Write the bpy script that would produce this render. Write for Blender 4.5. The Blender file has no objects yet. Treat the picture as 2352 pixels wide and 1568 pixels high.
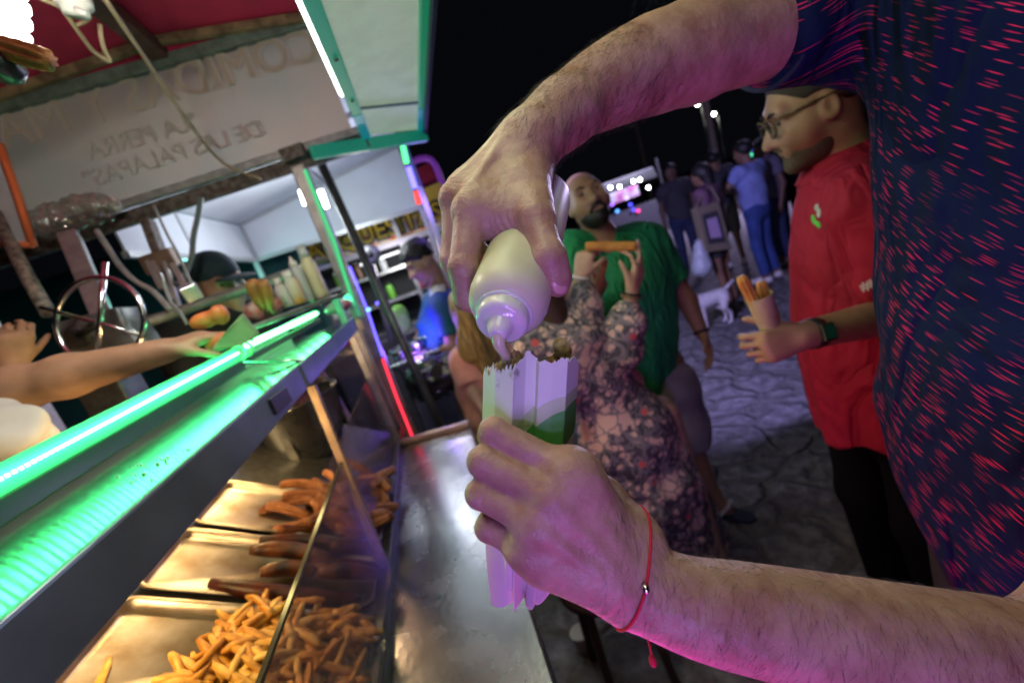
import bpy, math, random
import numpy as np
from mathutils import Vector, Matrix

random.seed(7); RNG = np.random.default_rng(7)
S = bpy.context.scene
COL = S.collection
PI = math.pi

# ------------------------------------------------------------------ camera
CAMZ = 1.65
F0, CX, CY = 1045.0, 1176.0, 784.0
_d = np.array([1495, 4206, 1045.0]); _d /= np.linalg.norm(_d)
_y = np.array([-221, -181, 1045.0]); _y -= _d * (_y @ _d); _y /= np.linalg.norm(_y)
_x = np.cross(_d, _y)
cam = bpy.data.cameras.new('camera'); camo = bpy.data.objects.new('camera', cam); COL.objects.link(camo)
camo.matrix_world = Matrix(((_x[0], -_x[1], -_x[2], 0), (_y[0], -_y[1], -_y[2], 0), (-_d[0], _d[1], _d[2], CAMZ), (0, 0, 0, 1)))
cam.sensor_width = 36.0; cam.lens = 36.0 * F0 / 2352.0
cam.clip_start = 0.02; cam.clip_end = 500
cam.dof.use_dof = True; cam.dof.focus_distance = 0.35; cam.dof.aperture_fstop = 4.6; cam.dof.aperture_blades = 9
S.camera = camo

def ray(px, py):
    r = np.array([(px - CX) / F0, (py - CY) / F0, 1.0]); return np.array([r @ _x, r @ _y, -(r @ _d)])
O = np.array([0, 0, CAMZ])
def GD(px, py, dep): return O + ray(px, py) * dep            # a measured sight line and its distance -> a place in the world
def GX(px, py, x): r = ray(px, py); return O + r * (x / r[0])
def GY(px, py, y): r = ray(px, py); return O + r * (y / r[1])
def GZ(px, py, z): r = ray(px, py); return O + r * ((z - CAMZ) / r[2])

# ------------------------------------------------------------------ night sky, moonlight, exposure
W = bpy.data.worlds.new('World'); S.world = W; W.use_nodes = True
nt = W.node_tree; bg = nt.nodes['Background']
sky = nt.nodes.new('ShaderNodeTexSky'); sky.sky_type = 'NISHITA'; sky.sun_disc = False
sky.sun_elevation = math.radians(-9); sky.sun_rotation = math.radians(40)
mx = nt.nodes.new('ShaderNodeMix'); mx.data_type = 'RGBA'; mx.inputs[0].default_value = 0.92
nt.links.new(sky.outputs[0], mx.inputs[6]); mx.inputs[7].default_value = (0.022, 0.024, 0.036, 1)
nt.links.new(mx.outputs[2], bg.inputs[0]); bg.inputs[1].default_value = 0.09
S.view_settings.view_transform = 'Standard'; S.view_settings.look = 'None'; S.view_settings.gamma = 1; S.view_settings.exposure = 0
S.cycles.use_denoising = True; S.cycles.max_bounces = 7; S.cycles.diffuse_bounces = 2; S.cycles.glossy_bounces = 3
S.cycles.transparent_max_bounces = 8; S.cycles.sample_clamp_indirect = 4; S.cycles.sample_clamp_direct = 0
S.cycles.caustics_reflective = False; S.cycles.caustics_refractive = False

# ------------------------------------------------------------------ materials
def lin(r, g, b):
    f = lambda c: (c / 255 / 12.92) if c / 255 <= 0.04045 else ((c / 255 + 0.055) / 1.055) ** 2.4
    return (f(r), f(g), f(b))
_M = {}
def mat(name, col, rough=0.5, metal=0.0, spec=0.5, var=0.0, vscale=20.0, col2=None, bump=0.0, bscale=200.0, emit=None, estr=0.0,
        trans=0.0, alpha=1.0, sss=0.0, stretch=None, aniso=0.0, coat=0.0, detail=4.0, rvar=0.0, wrinkle=0.0, wscale=9.0):
    if name in _M: return _M[name]
    m = bpy.data.materials.new(name); m.use_nodes = True; n = m.node_tree; b = n.nodes['Principled BSDF']
    b.inputs['Base Color'].default_value = (*col, 1); b.inputs['Roughness'].default_value = rough; b.inputs['Metallic'].default_value = metal
    b.inputs['Specular IOR Level'].default_value = spec
    if trans: b.inputs['Transmission Weight'].default_value = trans
    if coat: b.inputs['Coat Weight'].default_value = coat
    if sss:
        b.inputs['Subsurface Weight'].default_value = sss; b.inputs['Subsurface Radius'].default_value = (0.01, 0.004, 0.002); b.inputs['Subsurface Scale'].default_value = 0.5
    if aniso:
        b.inputs['Anisotropic'].default_value = aniso
        tg = n.nodes.new('ShaderNodeTangent'); tg.direction_type = 'UV_MAP'; n.links.new(tg.outputs[0], b.inputs['Tangent'])
    if emit:
        b.inputs['Emission Color'].default_value = (*emit, 1); b.inputs['Emission Strength'].default_value = estr
    tc = None
    def coords(st):
        nonlocal tc
        if tc is None: tc = n.nodes.new('ShaderNodeTexCoord')
        if not st: return tc.outputs['Object']
        mp = n.nodes.new('ShaderNodeMapping'); mp.inputs['Scale'].default_value = st; n.links.new(tc.outputs['Object'], mp.inputs[0]); return mp.outputs[0]
    if var or col2 or rvar:
        nz = n.nodes.new('ShaderNodeTexNoise'); nz.inputs['Scale'].default_value = vscale; nz.inputs['Detail'].default_value = detail
        n.links.new(coords(stretch), nz.inputs['Vector'])
        cr = n.nodes.new('ShaderNodeValToRGB'); n.links.new(nz.outputs[0], cr.inputs[0])
        c2 = col2 if col2 else tuple(c * (1 - var) for c in col)
        cr.color_ramp.elements[0].position = 0.36; cr.color_ramp.elements[1].position = 0.64
        cr.color_ramp.elements[0].color = (*c2, 1); cr.color_ramp.elements[1].color = (*(tuple(min(1, c * (1 + var)) for c in col) if not col2 else col), 1)
        if var or col2: n.links.new(cr.outputs[0], b.inputs['Base Color'])
        if rvar:
            mr = n.nodes.new('ShaderNodeMapRange'); mr.inputs[3].default_value = max(0.02, rough - rvar); mr.inputs[4].default_value = min(1, rough + rvar)
            n.links.new(nz.outputs[0], mr.inputs[0]); n.links.new(mr.outputs[0], b.inputs['Roughness'])
    if bump:
        nb = n.nodes.new('ShaderNodeTexNoise'); nb.inputs['Scale'].default_value = bscale; nb.inputs['Detail'].default_value = 3
        n.links.new(coords(stretch), nb.inputs['Vector'])
        bp = n.nodes.new('ShaderNodeBump'); bp.inputs['Strength'].default_value = bump; bp.inputs['Distance'].default_value = 0.004
        n.links.new(nb.outputs[0], bp.inputs['Height']); n.links.new(bp.outputs[0], b.inputs['Normal'])
    if wrinkle:                                                    # soft creases of worn cloth
        wn = n.nodes.new('ShaderNodeTexNoise'); wn.inputs['Scale'].default_value = wscale; wn.inputs['Detail'].default_value = 2; wn.inputs['Distortion'].default_value = 1.6
        n.links.new(coords((1.4, 1.4, .55)), wn.inputs['Vector'])
        sb = n.nodes.new('ShaderNodeMath'); sb.operation = 'SUBTRACT'; sb.inputs[1].default_value = .5; n.links.new(wn.outputs[0], sb.inputs[0])
        ab = n.nodes.new('ShaderNodeMath'); ab.operation = 'ABSOLUTE'; n.links.new(sb.outputs[0], ab.inputs[0])
        wb = n.nodes.new('ShaderNodeBump'); wb.inputs['Strength'].default_value = wrinkle; wb.inputs['Distance'].default_value = .06; n.links.new(ab.outputs[0], wb.inputs['Height'])
        if bump: n.links.new(bp.outputs[0], wb.inputs['Normal'])
        n.links.new(wb.outputs[0], b.inputs['Normal'])
    _M[name] = m; return m
def glow(name, col, s):
    if name in _M: return _M[name]
    m = bpy.data.materials.new(name); m.use_nodes = True; n = m.node_tree; n.nodes.clear()
    e = n.nodes.new('ShaderNodeEmission'); e.inputs[0].default_value = (*col, 1); e.inputs[1].default_value = s
    o = n.nodes.new('ShaderNodeOutputMaterial'); n.links.new(e.outputs[0], o.inputs[0]); _M[name] = m; return m
def glass(name, tint=(0.92, 0.92, 0.95), refl=0.08, rough=0.03, haze=0.0, hcol=(.5, .5, .5)):
    if name in _M: return _M[name]
    m = bpy.data.materials.new(name); m.use_nodes = True; n = m.node_tree; n.nodes.clear()
    t = n.nodes.new('ShaderNodeBsdfTransparent'); t.inputs[0].default_value = (*tint, 1)
    g = n.nodes.new('ShaderNodeBsdfGlossy'); g.inputs['Roughness'].default_value = rough
    lw = n.nodes.new('ShaderNodeLayerWeight'); lw.inputs[0].default_value = 0.25
    mr = n.nodes.new('ShaderNodeMapRange'); mr.inputs[3].default_value = refl * .5; mr.inputs[4].default_value = 0.30
    n.links.new(lw.outputs['Fresnel'], mr.inputs[0])
    a = n.nodes.new('ShaderNodeMixShader'); n.links.new(mr.outputs[0], a.inputs[0]); n.links.new(t.outputs[0], a.inputs[1]); n.links.new(g.outputs[0], a.inputs[2])
    out = a
    if haze:
        d = n.nodes.new('ShaderNodeBsdfDiffuse'); d.inputs[0].default_value = (*hcol, 1)
        h = n.nodes.new('ShaderNodeMixShader'); h.inputs[0].default_value = haze
        nz = n.nodes.new('ShaderNodeTexNoise'); nz.inputs['Scale'].default_value = 9; q = n.nodes.new('ShaderNodeMath'); q.operation = 'MULTIPLY'; q.inputs[1].default_value = haze * 2
        n.links.new(nz.outputs[0], q.inputs[0]); n.links.new(q.outputs[0], h.inputs[0])
        n.links.new(a.outputs[0], h.inputs[1]); n.links.new(d.outputs[0], h.inputs[2]); out = h
    o = n.nodes.new('ShaderNodeOutputMaterial'); n.links.new(out.outputs[0], o.inputs[0]); _M[name] = m; return m

# ------------------------------------------------------------------ mesh collecting
def nrm(v): v = np.asarray(v, float); return v / (np.linalg.norm(v) + 1e-12)
def frame(d):
    d = nrm(d); a = np.array([0, 0, 1.0]) if abs(d[2]) < 0.9 else np.array([1.0, 0, 0])
    u = nrm(np.cross(a, d)); return u, np.cross(d, u), d
class MB:
    def __init__(s): s.v = []; s.f = []; s.sm = []; s.n = 0; s.uv = None
    def add(s, V, Fc, smooth=False):
        V = np.asarray(V, float); s.v.append(V); s.f += [tuple(i + s.n for i in f) for f in Fc]; s.sm += [smooth] * len(Fc); s.n += len(V); return s
    def box(s, c, size, R=None):
        c = np.asarray(c, float); h = np.asarray(size, float) / 2
        V = np.array([[x, y, z] for x in (-1, 1) for y in (-1, 1) for z in (-1, 1)]) * h
        if R is not None: V = V @ np.asarray(R).T
        return s.add(V + c, [(0, 1, 3, 2), (4, 6, 7, 5), (0, 4, 5, 1), (2, 3, 7, 6), (0, 2, 6, 4), (1, 5, 7, 3)])
    def beam(s, a, b, w, h=None, up=None):
        a = np.asarray(a, float); b = np.asarray(b, float); h = h or w
        if up is None: u, v, d = frame(b - a)
        else: d = nrm(b - a); u = nrm(np.cross(up, d)); v = np.cross(d, u)
        return s.box((a + b) / 2, (w, h, np.linalg.norm(b - a)), np.stack([u, v, d], 1))
    def tube(s, pts, r, n=8, cap=True, closed=False):
        pts = np.asarray(pts, float); m = len(pts); r = np.full(m, r) if np.isscalar(r) else np.asarray(r, float)
        T = np.gradient(pts, axis=0)
        if closed: T = np.roll(pts, -1, 0) - np.roll(pts, 1, 0)
        u, v, _ = frame(T[0]); V = []
        for i in range(m):
            t = nrm(T[i]); u = nrm(u - t * (u @ t)); v = np.cross(t, u)
            a = np.arange(n) * 2 * PI / n; V.append(pts[i] + r[i] * (np.cos(a)[:, None] * u + np.sin(a)[:, None] * v))
        Fc = []
        for i in range(m if closed else m - 1):
            j = (i + 1) % m
            for k in range(n): q = (k + 1) % n; Fc.append((i * n + k, i * n + q, j * n + q, j * n + k))
        s.add(np.concatenate(V), Fc, True)
        if cap and not closed:
            s.f += [tuple(s.n - m * n + k for k in range(n))[::-1], tuple(s.n - n + k for k in range(n))]; s.sm += [False, False]
        return s
    def lathe(s, prof, a, b, n=28):                               # prof: (t along a->b, r)
        a = np.asarray(a, float); b = np.asarray(b, float); u, v, d = frame(b - a); L = np.linalg.norm(b - a)
        ang = np.arange(n) * 2 * PI / n; ring = np.cos(ang)[:, None] * u + np.sin(ang)[:, None] * v
        V = np.concatenate([a + d * L * t + ring * max(r, 1e-5) for t, r in prof]); m = len(prof); Fc = []
        for i in range(m - 1):
            for k in range(n): q = (k + 1) % n; Fc.append((i * n + k, i * n + q, (i + 1) * n + q, (i + 1) * n + k))
        Fc += [tuple(range(n))[::-1], tuple((m - 1) * n + k for k in range(n))]
        return s.add(V, Fc, True)
    def ell(s, c, r, R=None, nu=14, nv=10):
        V = [];
        for i in range(nv + 1):
            t = PI * i / nv
            for k in range(nu): p = 2 * PI * k / nu; V.append((math.sin(t) * math.cos(p), math.sin(t) * math.sin(p), math.cos(t)))
        V = np.array(V) * np.asarray(r, float)
        if R is not None: V = V @ np.asarray(R).T
        Fc = [(i * nu + k, (i + 1) * nu + k, (i + 1) * nu + (k + 1) % nu, i * nu + (k + 1) % nu) for i in range(nv) for k in range(nu)]
        return s.add(V + np.asarray(c, float), Fc, True)
    def slab(s, q, th):                                           # quad of 4 points given a real thickness along its normal
        q = np.asarray(q, float); nn = nrm(np.cross(q[1] - q[0], q[3] - q[0])) * th
        return s.add(np.concatenate([q, q + nn]), [(3, 2, 1, 0), (4, 5, 6, 7), (0, 1, 5, 4), (1, 2, 6, 5), (2, 3, 7, 6), (3, 0, 4, 7)])
    def grid(s, fn, nu, nv, smooth=True):
        V = [fn(i / nu, j / nv) for i in range(nu + 1) for j in range(nv + 1)]
        return s.add(V, [(i * (nv + 1) + j, (i + 1) * (nv + 1) + j, (i + 1) * (nv + 1) + j + 1, i * (nv + 1) + j + 1) for i in range(nu) for j in range(nv)], smooth)
    def prism(s, poly, ax):                                       # planar polygon pushed along a vector
        P = np.asarray(poly, float); n = len(P); V = np.concatenate([P, P + np.asarray(ax, float)])
        return s.add(V, [tuple(range(n))[::-1], tuple(range(n, 2 * n))] + [(i, (i + 1) % n, n + (i + 1) % n, n + i) for i in range(n)])
def link(name, V, Fc, m, parent=None, smooth=None, loc=None):
    V = np.asarray(V, float)
    if parent is None and loc is None:
        lo, hi = V.min(0), V.max(0); loc = np.array([(lo[0] + hi[0]) / 2, (lo[1] + hi[1]) / 2, lo[2]])
    base = world_base(parent) if parent is not None else np.asarray(loc, float)
    me = bpy.data.meshes.new(name); V = V - base
    if isinstance(Fc, np.ndarray):
        k = Fc.shape[1]; me.vertices.add(len(V)); me.vertices.foreach_set('co', V.astype(np.float32).ravel())
        me.loops.add(Fc.size); me.loops.foreach_set('vertex_index', Fc.astype(np.int32).ravel())
        me.polygons.add(len(Fc)); me.polygons.foreach_set('loop_start', np.arange(0, Fc.size, k, dtype=np.int32)); me.update(calc_edges=True)
    else: me.from_pydata(V.tolist(), [], [tuple(int(i) for i in f) for f in Fc]); me.update()
    if smooth is True: me.polygons.foreach_set('use_smooth', np.ones(len(me.polygons), bool))
    elif smooth is not None and smooth is not False: me.polygons.foreach_set('use_smooth', np.asarray(smooth, bool))
    me.materials.append(m)
    o = bpy.data.objects.new(name, me); COL.objects.link(o)
    if parent is not None: o.parent = parent
    else: o.location = base
    return o
def world_base(o):
    p = np.array(o.location, float)
    while o.parent is not None: o = o.parent; p = p + np.array(o.location, float)
    return p
def put(name, mb, m, parent=None, bevel=0.0, label=None, cat=None, group=None, kind=None):
    o = link(name, np.concatenate(mb.v), mb.f, m, parent, mb.sm)
    if bevel:
        b = o.modifiers.new('edge', 'BEVEL'); b.width = bevel; b.segments = 2; b.limit_method = 'ANGLE'; b.angle_limit = math.radians(40)
    return tag(o, label, cat, group, kind)
def tag(o, label=None, cat=None, group=None, kind=None):
    for k, v in (('label', label), ('category', cat), ('group', group), ('kind', kind)):
        if v: o[k] = v
    return o
def thing(name, label, cat, loc, group=None):
    o = bpy.data.objects.new(name, None); COL.objects.link(o); o.location = tuple(loc); o.empty_display_size = 0.05
    return tag(o, label, cat, group)
def copy_tree(o, parent=None):
    c = o.copy(); COL.objects.link(c)
    if parent is not None: c.parent = parent
    for ch in list(o.children): copy_tree(ch, c)
    return c
def lamp(name, kind, loc, col, w, size=0.05, parent=None, target=None, size_y=None):
    l = bpy.data.lights.new(name, kind); l.color = col; l.energy = w
    if kind == 'AREA':
        l.size = size
        if size_y: l.shape = 'RECTANGLE'; l.size_y = size_y
    else: l.shadow_soft_size = size
    if kind == 'SPOT': l.spot_size = math.radians(size_y or 70); l.spot_blend = .6
    o = bpy.data.objects.new(name, l); COL.objects.link(o)
    base = world_base(parent) if parent is not None else np.zeros(3)
    if parent is not None: o.parent = parent
    o.location = tuple(np.asarray(loc, float) - base)
    if target is not None: o.rotation_euler = Vector(np.asarray(target, float) - np.asarray(loc, float)).to_track_quat('-Z', 'Y').to_euler()
    return o

# ------------------------------------------------------------------ smooth bodies: blended round cones turned into one continuous surface
def C(a, b, ra, rb=None, k=0.02): return dict(t='c', a=np.asarray(a, float), b=np.asarray(b, float), ra=ra, rb=ra if rb is None else rb, k=k)
def Fl(a, b, ra, rb=None, k=0.02): q = C(a, b, ra, rb, k); q['t'] = 'f'; return q     # the same, cut flat at b
def El(c, r, R=None, k=0.02): return dict(t='e', c=np.asarray(c, float), r=np.asarray(r, float), R=None if R is None else np.asarray(R, float), k=k)
def Cut(c, n): return dict(t='h', c=np.asarray(c, float), n=nrm(n), k=0)
def Sub(p, k=0.005): q = dict(p); q['sub'] = True; q['k'] = k; return q
def pdist(p, X):
    t = p['t']
    if t in 'cf':
        ab = p['b'] - p['a']; L2 = ab @ ab + 1e-12; pa = X - p['a']; h = np.clip((pa @ ab) / L2, 0, 1) if t == 'c' else np.clip((pa @ ab) / L2, 0, 1.5)
        d = np.linalg.norm(pa - h[..., None] * ab, axis=-1) - (p['ra'] + np.minimum(h, 1.2) * (p['rb'] - p['ra']))
        if t == 'f': d = np.maximum(d, (X - p['b']) @ (ab / math.sqrt(L2)))
        return d
    if t == 'e':
        q = X - p['c']
        if p['R'] is not None: q = q @ p['R']
        k0 = np.linalg.norm(q / p['r'], axis=-1); k1 = np.linalg.norm(q / p['r'] ** 2, axis=-1) + 1e-9
        return np.where(k0 < 1e-3, -p['r'].min(), k0 * (k0 - 1) / k1)
    if t == 'h': return (X - p['c']) @ p['n']
def comb(f, d, p):
    if p['t'] == 'h': return np.maximum(f, d)
    k = p['k']
    if p.get('sub'):
        h = np.maximum(k - np.abs(f + d), 0) / k; return np.maximum(f, -d) + h * h * k * 0.25
    h = np.maximum(k - np.abs(f - d), 0) / k; return np.minimum(f, d) - h * h * k * 0.25
def sdf_mesh(prims, h, noise=None):
    lo = np.full(3, 1e9); hi = -lo
    for p in prims:
        if p['t'] in 'cf':
            e = max(p['ra'], p['rb']) * 1.25
            for q in (p['a'], p['b']): lo = np.minimum(lo, q - e); hi = np.maximum(hi, q + e)
        elif p['t'] == 'e' and not p.get('sub'): e = p['r'].max(); lo = np.minimum(lo, p['c'] - e); hi = np.maximum(hi, p['c'] + e)
    lo -= 3 * h; hi += 3 * h; B = 8; n = np.ceil((hi - lo) / (B * h)).astype(int) + 1
    gi = np.stack(np.meshgrid(*[np.arange(k) for k in n], indexing='ij'), -1).reshape(-1, 3)
    ctr = lo + (gi + 0.5) * B * h; f = np.full(len(ctr), 1e3); dp = []
    for p in prims: d = pdist(p, ctr); dp.append(d); f = comb(f, d, p)
    R = B * h * 0.87; act = np.abs(f) < R * 1.6 + h; gi = gi[act]; fc = f[act]; nb = len(gi)
    loc = np.stack(np.meshgrid(*[np.arange(B + 1)] * 3, indexing='ij'), -1).reshape(-1, 3)
    X = lo + (gi[:, None, :] * B + loc[None]) * h; Fv = np.full(X.shape[:2], 1e3)
    for p, d in zip(prims, dp):
        d = d[act]; msk = np.ones(nb, bool) if (p['t'] in 'h' or p.get('sub')) else d < fc + 3.4 * R + p['k']
        if p.get('sub'): msk = d < 3.4 * R + p['k']
        if msk.any(): Fv[msk] = comb(Fv[msk], pdist(p, X[msk]), p)
    V3 = Fv.reshape(nb, B + 1, B + 1, B + 1); In = V3 < 0
    NN = n * B + 2
    key = lambda g: (g[..., 0] * NN[1] + g[..., 1]) * NN[2] + g[..., 2]
    c8 = [(i, j, k) for i in (0, 1) for j in (0, 1) for k in (0, 1)]
    cs = np.stack([In[:, i:i + B, j:j + B, k:k + B] for i, j, k in c8], -1); any_ = cs.any(-1) & ~cs.all(-1)
    bi, ci, cj, ck = np.nonzero(any_); cell = np.stack([ci, cj, ck], -1)
    val = np.stack([V3[bi, ci + i, cj + j, ck + k] for i, j, k in c8], -1)
    acc = np.zeros((len(bi), 3)); cnt = np.zeros(len(bi)); cc = np.array(c8, float)
    for a in range(8):
        for b in range(a + 1, 8):
            if np.abs(cc[a] - cc[b]).sum() != 1: continue
            va, vb = val[:, a], val[:, b]; cr = (va < 0) != (vb < 0); t = np.where(cr, va / np.where(cr, va - vb, 1), 0)
            acc += np.where(cr[:, None], cc[a] + t[:, None] * (cc[b] - cc[a]), 0); cnt += cr
    gc = gi[bi] * B + cell; P = lo + (gc + acc / cnt[:, None]) * h; ck_ = key(gc); od = np.argsort(ck_); sk = ck_[od]
    quads = []
    for ax in range(3):
        e = np.zeros(3, int); e[ax] = 1
        a = In[:, :B, :B, :B]; b = In[:, e[0]:B + e[0], e[1]:B + e[1], e[2]:B + e[2]]
        q, i, j, k = np.nonzero(a != b); g = gi[q] * B + np.stack([i, j, k], -1); flip = a[q, i, j, k]
        u = np.zeros(3, int); v = np.zeros(3, int); u[(ax + 1) % 3] = 1; v[(ax + 2) % 3] = 1
        ks = np.stack([key(g - u - v), key(g - v), key(g), key(g - u)], -1); ix = np.clip(np.searchsorted(sk, ks), 0, len(sk) - 1)
        ok = (sk[ix] == ks).all(-1); qd = od[ix][ok]; fl = flip[ok]; qd[~fl] = qd[~fl][:, ::-1]; quads.append(qd)
    Q = np.concatenate(quads)
    for _ in range(2):                                            # light relaxation
        s_ = np.zeros_like(P); c_ = np.zeros(len(P))
        for a, b in ((0, 1), (1, 2), (2, 3), (3, 0)):
            np.add.at(s_, Q[:, a], P[Q[:, b]]); np.add.at(c_, Q[:, a], 1)
        P = 0.5 * P + 0.5 * s_ / np.maximum(c_, 1)[:, None]
    if noise is not None: P = P + noise(P, vnormals(P, Q))
    return P, Q
def vnormals(P, Q):
    N = np.zeros_like(P); fn = np.cross(P[Q[:, 2]] - P[Q[:, 0]], P[Q[:, 3]] - P[Q[:, 1]])
    for a in range(4): np.add.at(N, Q[:, a], fn)
    return N / (np.linalg.norm(N, axis=1)[:, None] + 1e-12)
def folds(amp, fr, dirs=((1, .3, .6), (-.5, 1, .4), (.2, -.6, 1)), seed=0):
    r = np.random.default_rng(seed); ph = r.uniform(0, 6, (len(dirs), 3))
    def fn(P, N):
        o = np.zeros(len(P))
        for i, d in enumerate(dirs):
            w = P @ (nrm(d) * fr * (1 + .35 * i)); wob = np.sin(P @ np.array([7., 5, 9]) * 1.3 + ph[i, 1]) * 1.2
            o += np.sin(w + wob + ph[i, 0]) * np.abs(np.sin(P @ np.array([4., -6, 3]) + ph[i, 2]))
        return N * (o * amp)[:, None]
    return fn
def drape(c, amp, n, ztop, zbot, seed=0, fine=.0015):
    # hanging cloth: upright folds that deepen towards the hem, plus small pulls
    r = np.random.default_rng(seed); ph = r.uniform(0, 6, 4); f2 = folds(fine, 45, seed=seed)
    def fn(P, N):
        a = np.arctan2(P[:, 1] - c[1], P[:, 0] - c[0]); t = np.clip((ztop - P[:, 2]) / (ztop - zbot), 0, 1); w = P[:, 2] * 5
        o = np.sin(a * n + ph[0] + 1.2 * np.sin(w + ph[1])) * .6 + np.sin(a * n * 1.7 + ph[2] - w * .7) * .4
        return N * (amp * t ** 1.3 * o)[:, None] + f2(P, N)
    return fn
def blob(name, prims, h, m, parent=None, noise=None, label=None, cat=None, group=None):
    P, Q = sdf_mesh(prims, h, noise); o = link(name, P, Q, m, parent, True); return tag(o, label, cat, group)
# ================================================================== setting
def ground_mat():
    m = bpy.data.materials.new('paving'); m.use_nodes = True; n = m.node_tree; b = n.nodes['Principled BSDF']
    tc = n.nodes.new('ShaderNodeTexCoord'); nz = n.nodes.new('ShaderNodeTexNoise'); nz.inputs['Scale'].default_value = 3.0; nz.inputs['Detail'].default_value = 6
    n.links.new(tc.outputs['Object'], nz.inputs['Vector'])
    wp = n.nodes.new('ShaderNodeMix'); wp.data_type = 'RGBA'; wp.inputs[0].default_value = 0.24
    n.links.new(tc.outputs['Object'], wp.inputs[6]); n.links.new(nz.outputs['Color'], wp.inputs[7])
    vo = n.nodes.new('ShaderNodeTexVoronoi'); vo.feature = 'DISTANCE_TO_EDGE'; vo.inputs['Scale'].default_value = 5.2; n.links.new(wp.outputs[2], vo.inputs['Vector'])
    r = n.nodes.new('ShaderNodeMapRange'); r.inputs[1].default_value = 0.0; r.inputs[2].default_value = 0.16; r.interpolation_type = 'SMOOTHSTEP'; n.links.new(vo.outputs['Distance'], r.inputs[0])
    n2 = n.nodes.new('ShaderNodeTexNoise'); n2.inputs['Scale'].default_value = 14; n2.inputs['Detail'].default_value = 8; n.links.new(tc.outputs['Object'], n2.inputs['Vector'])
    cr = n.nodes.new('ShaderNodeValToRGB'); n.links.new(n2.outputs[0], cr.inputs[0])
    cr.color_ramp.elements[0].position = .35; cr.color_ramp.elements[0].color = (.12, .115, .12, 1); cr.color_ramp.elements[1].position = .68; cr.color_ramp.elements[1].color = (.27, .26, .27, 1)
    mu = n.nodes.new('ShaderNodeMix'); mu.data_type = 'RGBA'; mu.inputs[6].default_value = (.15, .145, .14, 1); n.links.new(r.outputs[0], mu.inputs[0]); n.links.new(cr.outputs[0], mu.inputs[7])
    n.links.new(mu.outputs[2], b.inputs['Base Color']); b.inputs['Roughness'].default_value = .95; b.inputs['Specular IOR Level'].default_value = .15
    ad = n.nodes.new('ShaderNodeMath'); ad.operation = 'MULTIPLY_ADD'; ad.inputs[1].default_value = .7; n.links.new(r.outputs[0], ad.inputs[0]); n.links.new(n2.outputs[0], ad.inputs[2])
    bp = n.nodes.new('ShaderNodeBump'); bp.inputs['Strength'].default_value = .8; bp.inputs['Distance'].default_value = .05
    n.links.new(ad.outputs[0], bp.inputs['Height']); n.links.new(bp.outputs[0], b.inputs['Normal']); return m
put('ground', MB().add([(-90, -60, 0), (90, -60, 0), (90, 160, 0), (-90, 160, 0)], [(0, 1, 2, 3)]), ground_mat(), kind='structure')

steel = mat('steel', (.40, .41, .43), .26, 1.0, var=.10, vscale=9, bump=.10, bscale=70, rvar=.10, detail=9)
steel_dull = mat('steel_dull', (.33, .34, .35), .45, .9, var=.2, vscale=25, bump=.1)
steel_dark = mat('steel_dark', (.10, .105, .11), .4, .8, var=.2, vscale=40, bump=.1)
rust = mat('rust', (.17, .15, .135), .7, .25, col2=(.07, .05, .04), vscale=45, bump=.3, bscale=90)
grey_paint = mat('grey_paint', (.30, .31, .31), .5, .2, var=.2, vscale=30, bump=.08)
black_plastic = mat('black_plastic', (.015, .016, .018), .45)
white_plastic = mat('white_plastic', (.75, .74, .7), .45, var=.06)
wire_tan = mat('wire_tan', (.42, .33, .2), .6, var=.15)
wire_grey = mat('wire_grey', (.32, .33, .32), .55, var=.15)
wood = mat('wood', (.32, .2, .1), .65, col2=(.18, .1, .05), vscale=12, stretch=(1, 6, 6), bump=.15)

# ---- display case: customer counter, sloping tray bay, low glass, overhead shelf with LED bar
XF = -.335; ZC = .97; ZS = 1.522
case = thing('display_case', 'steel display case with low glass, tilted food bay and green lit shelf on top', 'display case', (-.35, 1.2, 0))
mb = MB(); mb.box((-.19, .78, ZC - .02), (.31, 2.14, .04))
ct = put('counter_top', mb, steel, case, bevel=.006)
put('end_rim', MB().beam((-.345, 1.86, ZC + .012), (-.035, 1.76, ZC + .012), .03, .022, up=(0, 0, 1)), mat('rim_copper', (.42, .3, .24), .45, .6, var=.15), case, bevel=.004)
mb = MB(); mb.box((XF - .26, .8, .46), (.56, 2.3, .92)); put('cabinet', mb, steel_dark, case, bevel=.01)
put('front_rail', MB().beam((XF, -.3, ZC + .012), (XF, 2.06, ZC + .012), .022, .036), steel_dark, case, bevel=.003)
mb = MB().beam((XF, 1.035, ZC + .032), (XF, 1.125, ZS - .06), .016, .02); put('corner_post', mb, mat('post_brass', (.45, .33, .22), .4, .85, var=.2), case, bevel=.002)
mb = MB().beam((XF - .004, 2.0, ZC + .032), (XF - .004, 2.0, ZS - .06), .02, .03); put('corner_post', mb, steel_dull, case, bevel=.002)
gl = glass('case_glass', (.80, .76, .84), .10, .02, .05, (.5, .42, .5))
put('glass_pane', MB().box((XF + .014, .36, 1.142), (.005, 1.34, .285)), gl, case)
put('glass_pane', MB().box((XF - .016, 1.51, 1.142), (.005, .92, .285)), gl, case)
put('glass_edge', MB().box((XF + .014, .36, 1.2875), (.007, 1.34, .005)), mat('glass_edge', (.10, .09, .06), .15, .3), case)
put('glass_pane', MB().slab([(XF - .02, 2.02, ZC + .04), (-.78, 2.02, ZC + .04), (-.78, 2.02, ZS - .06), (XF - .02, 2.02, ZS - .06)], .005), gl, case)
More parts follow.
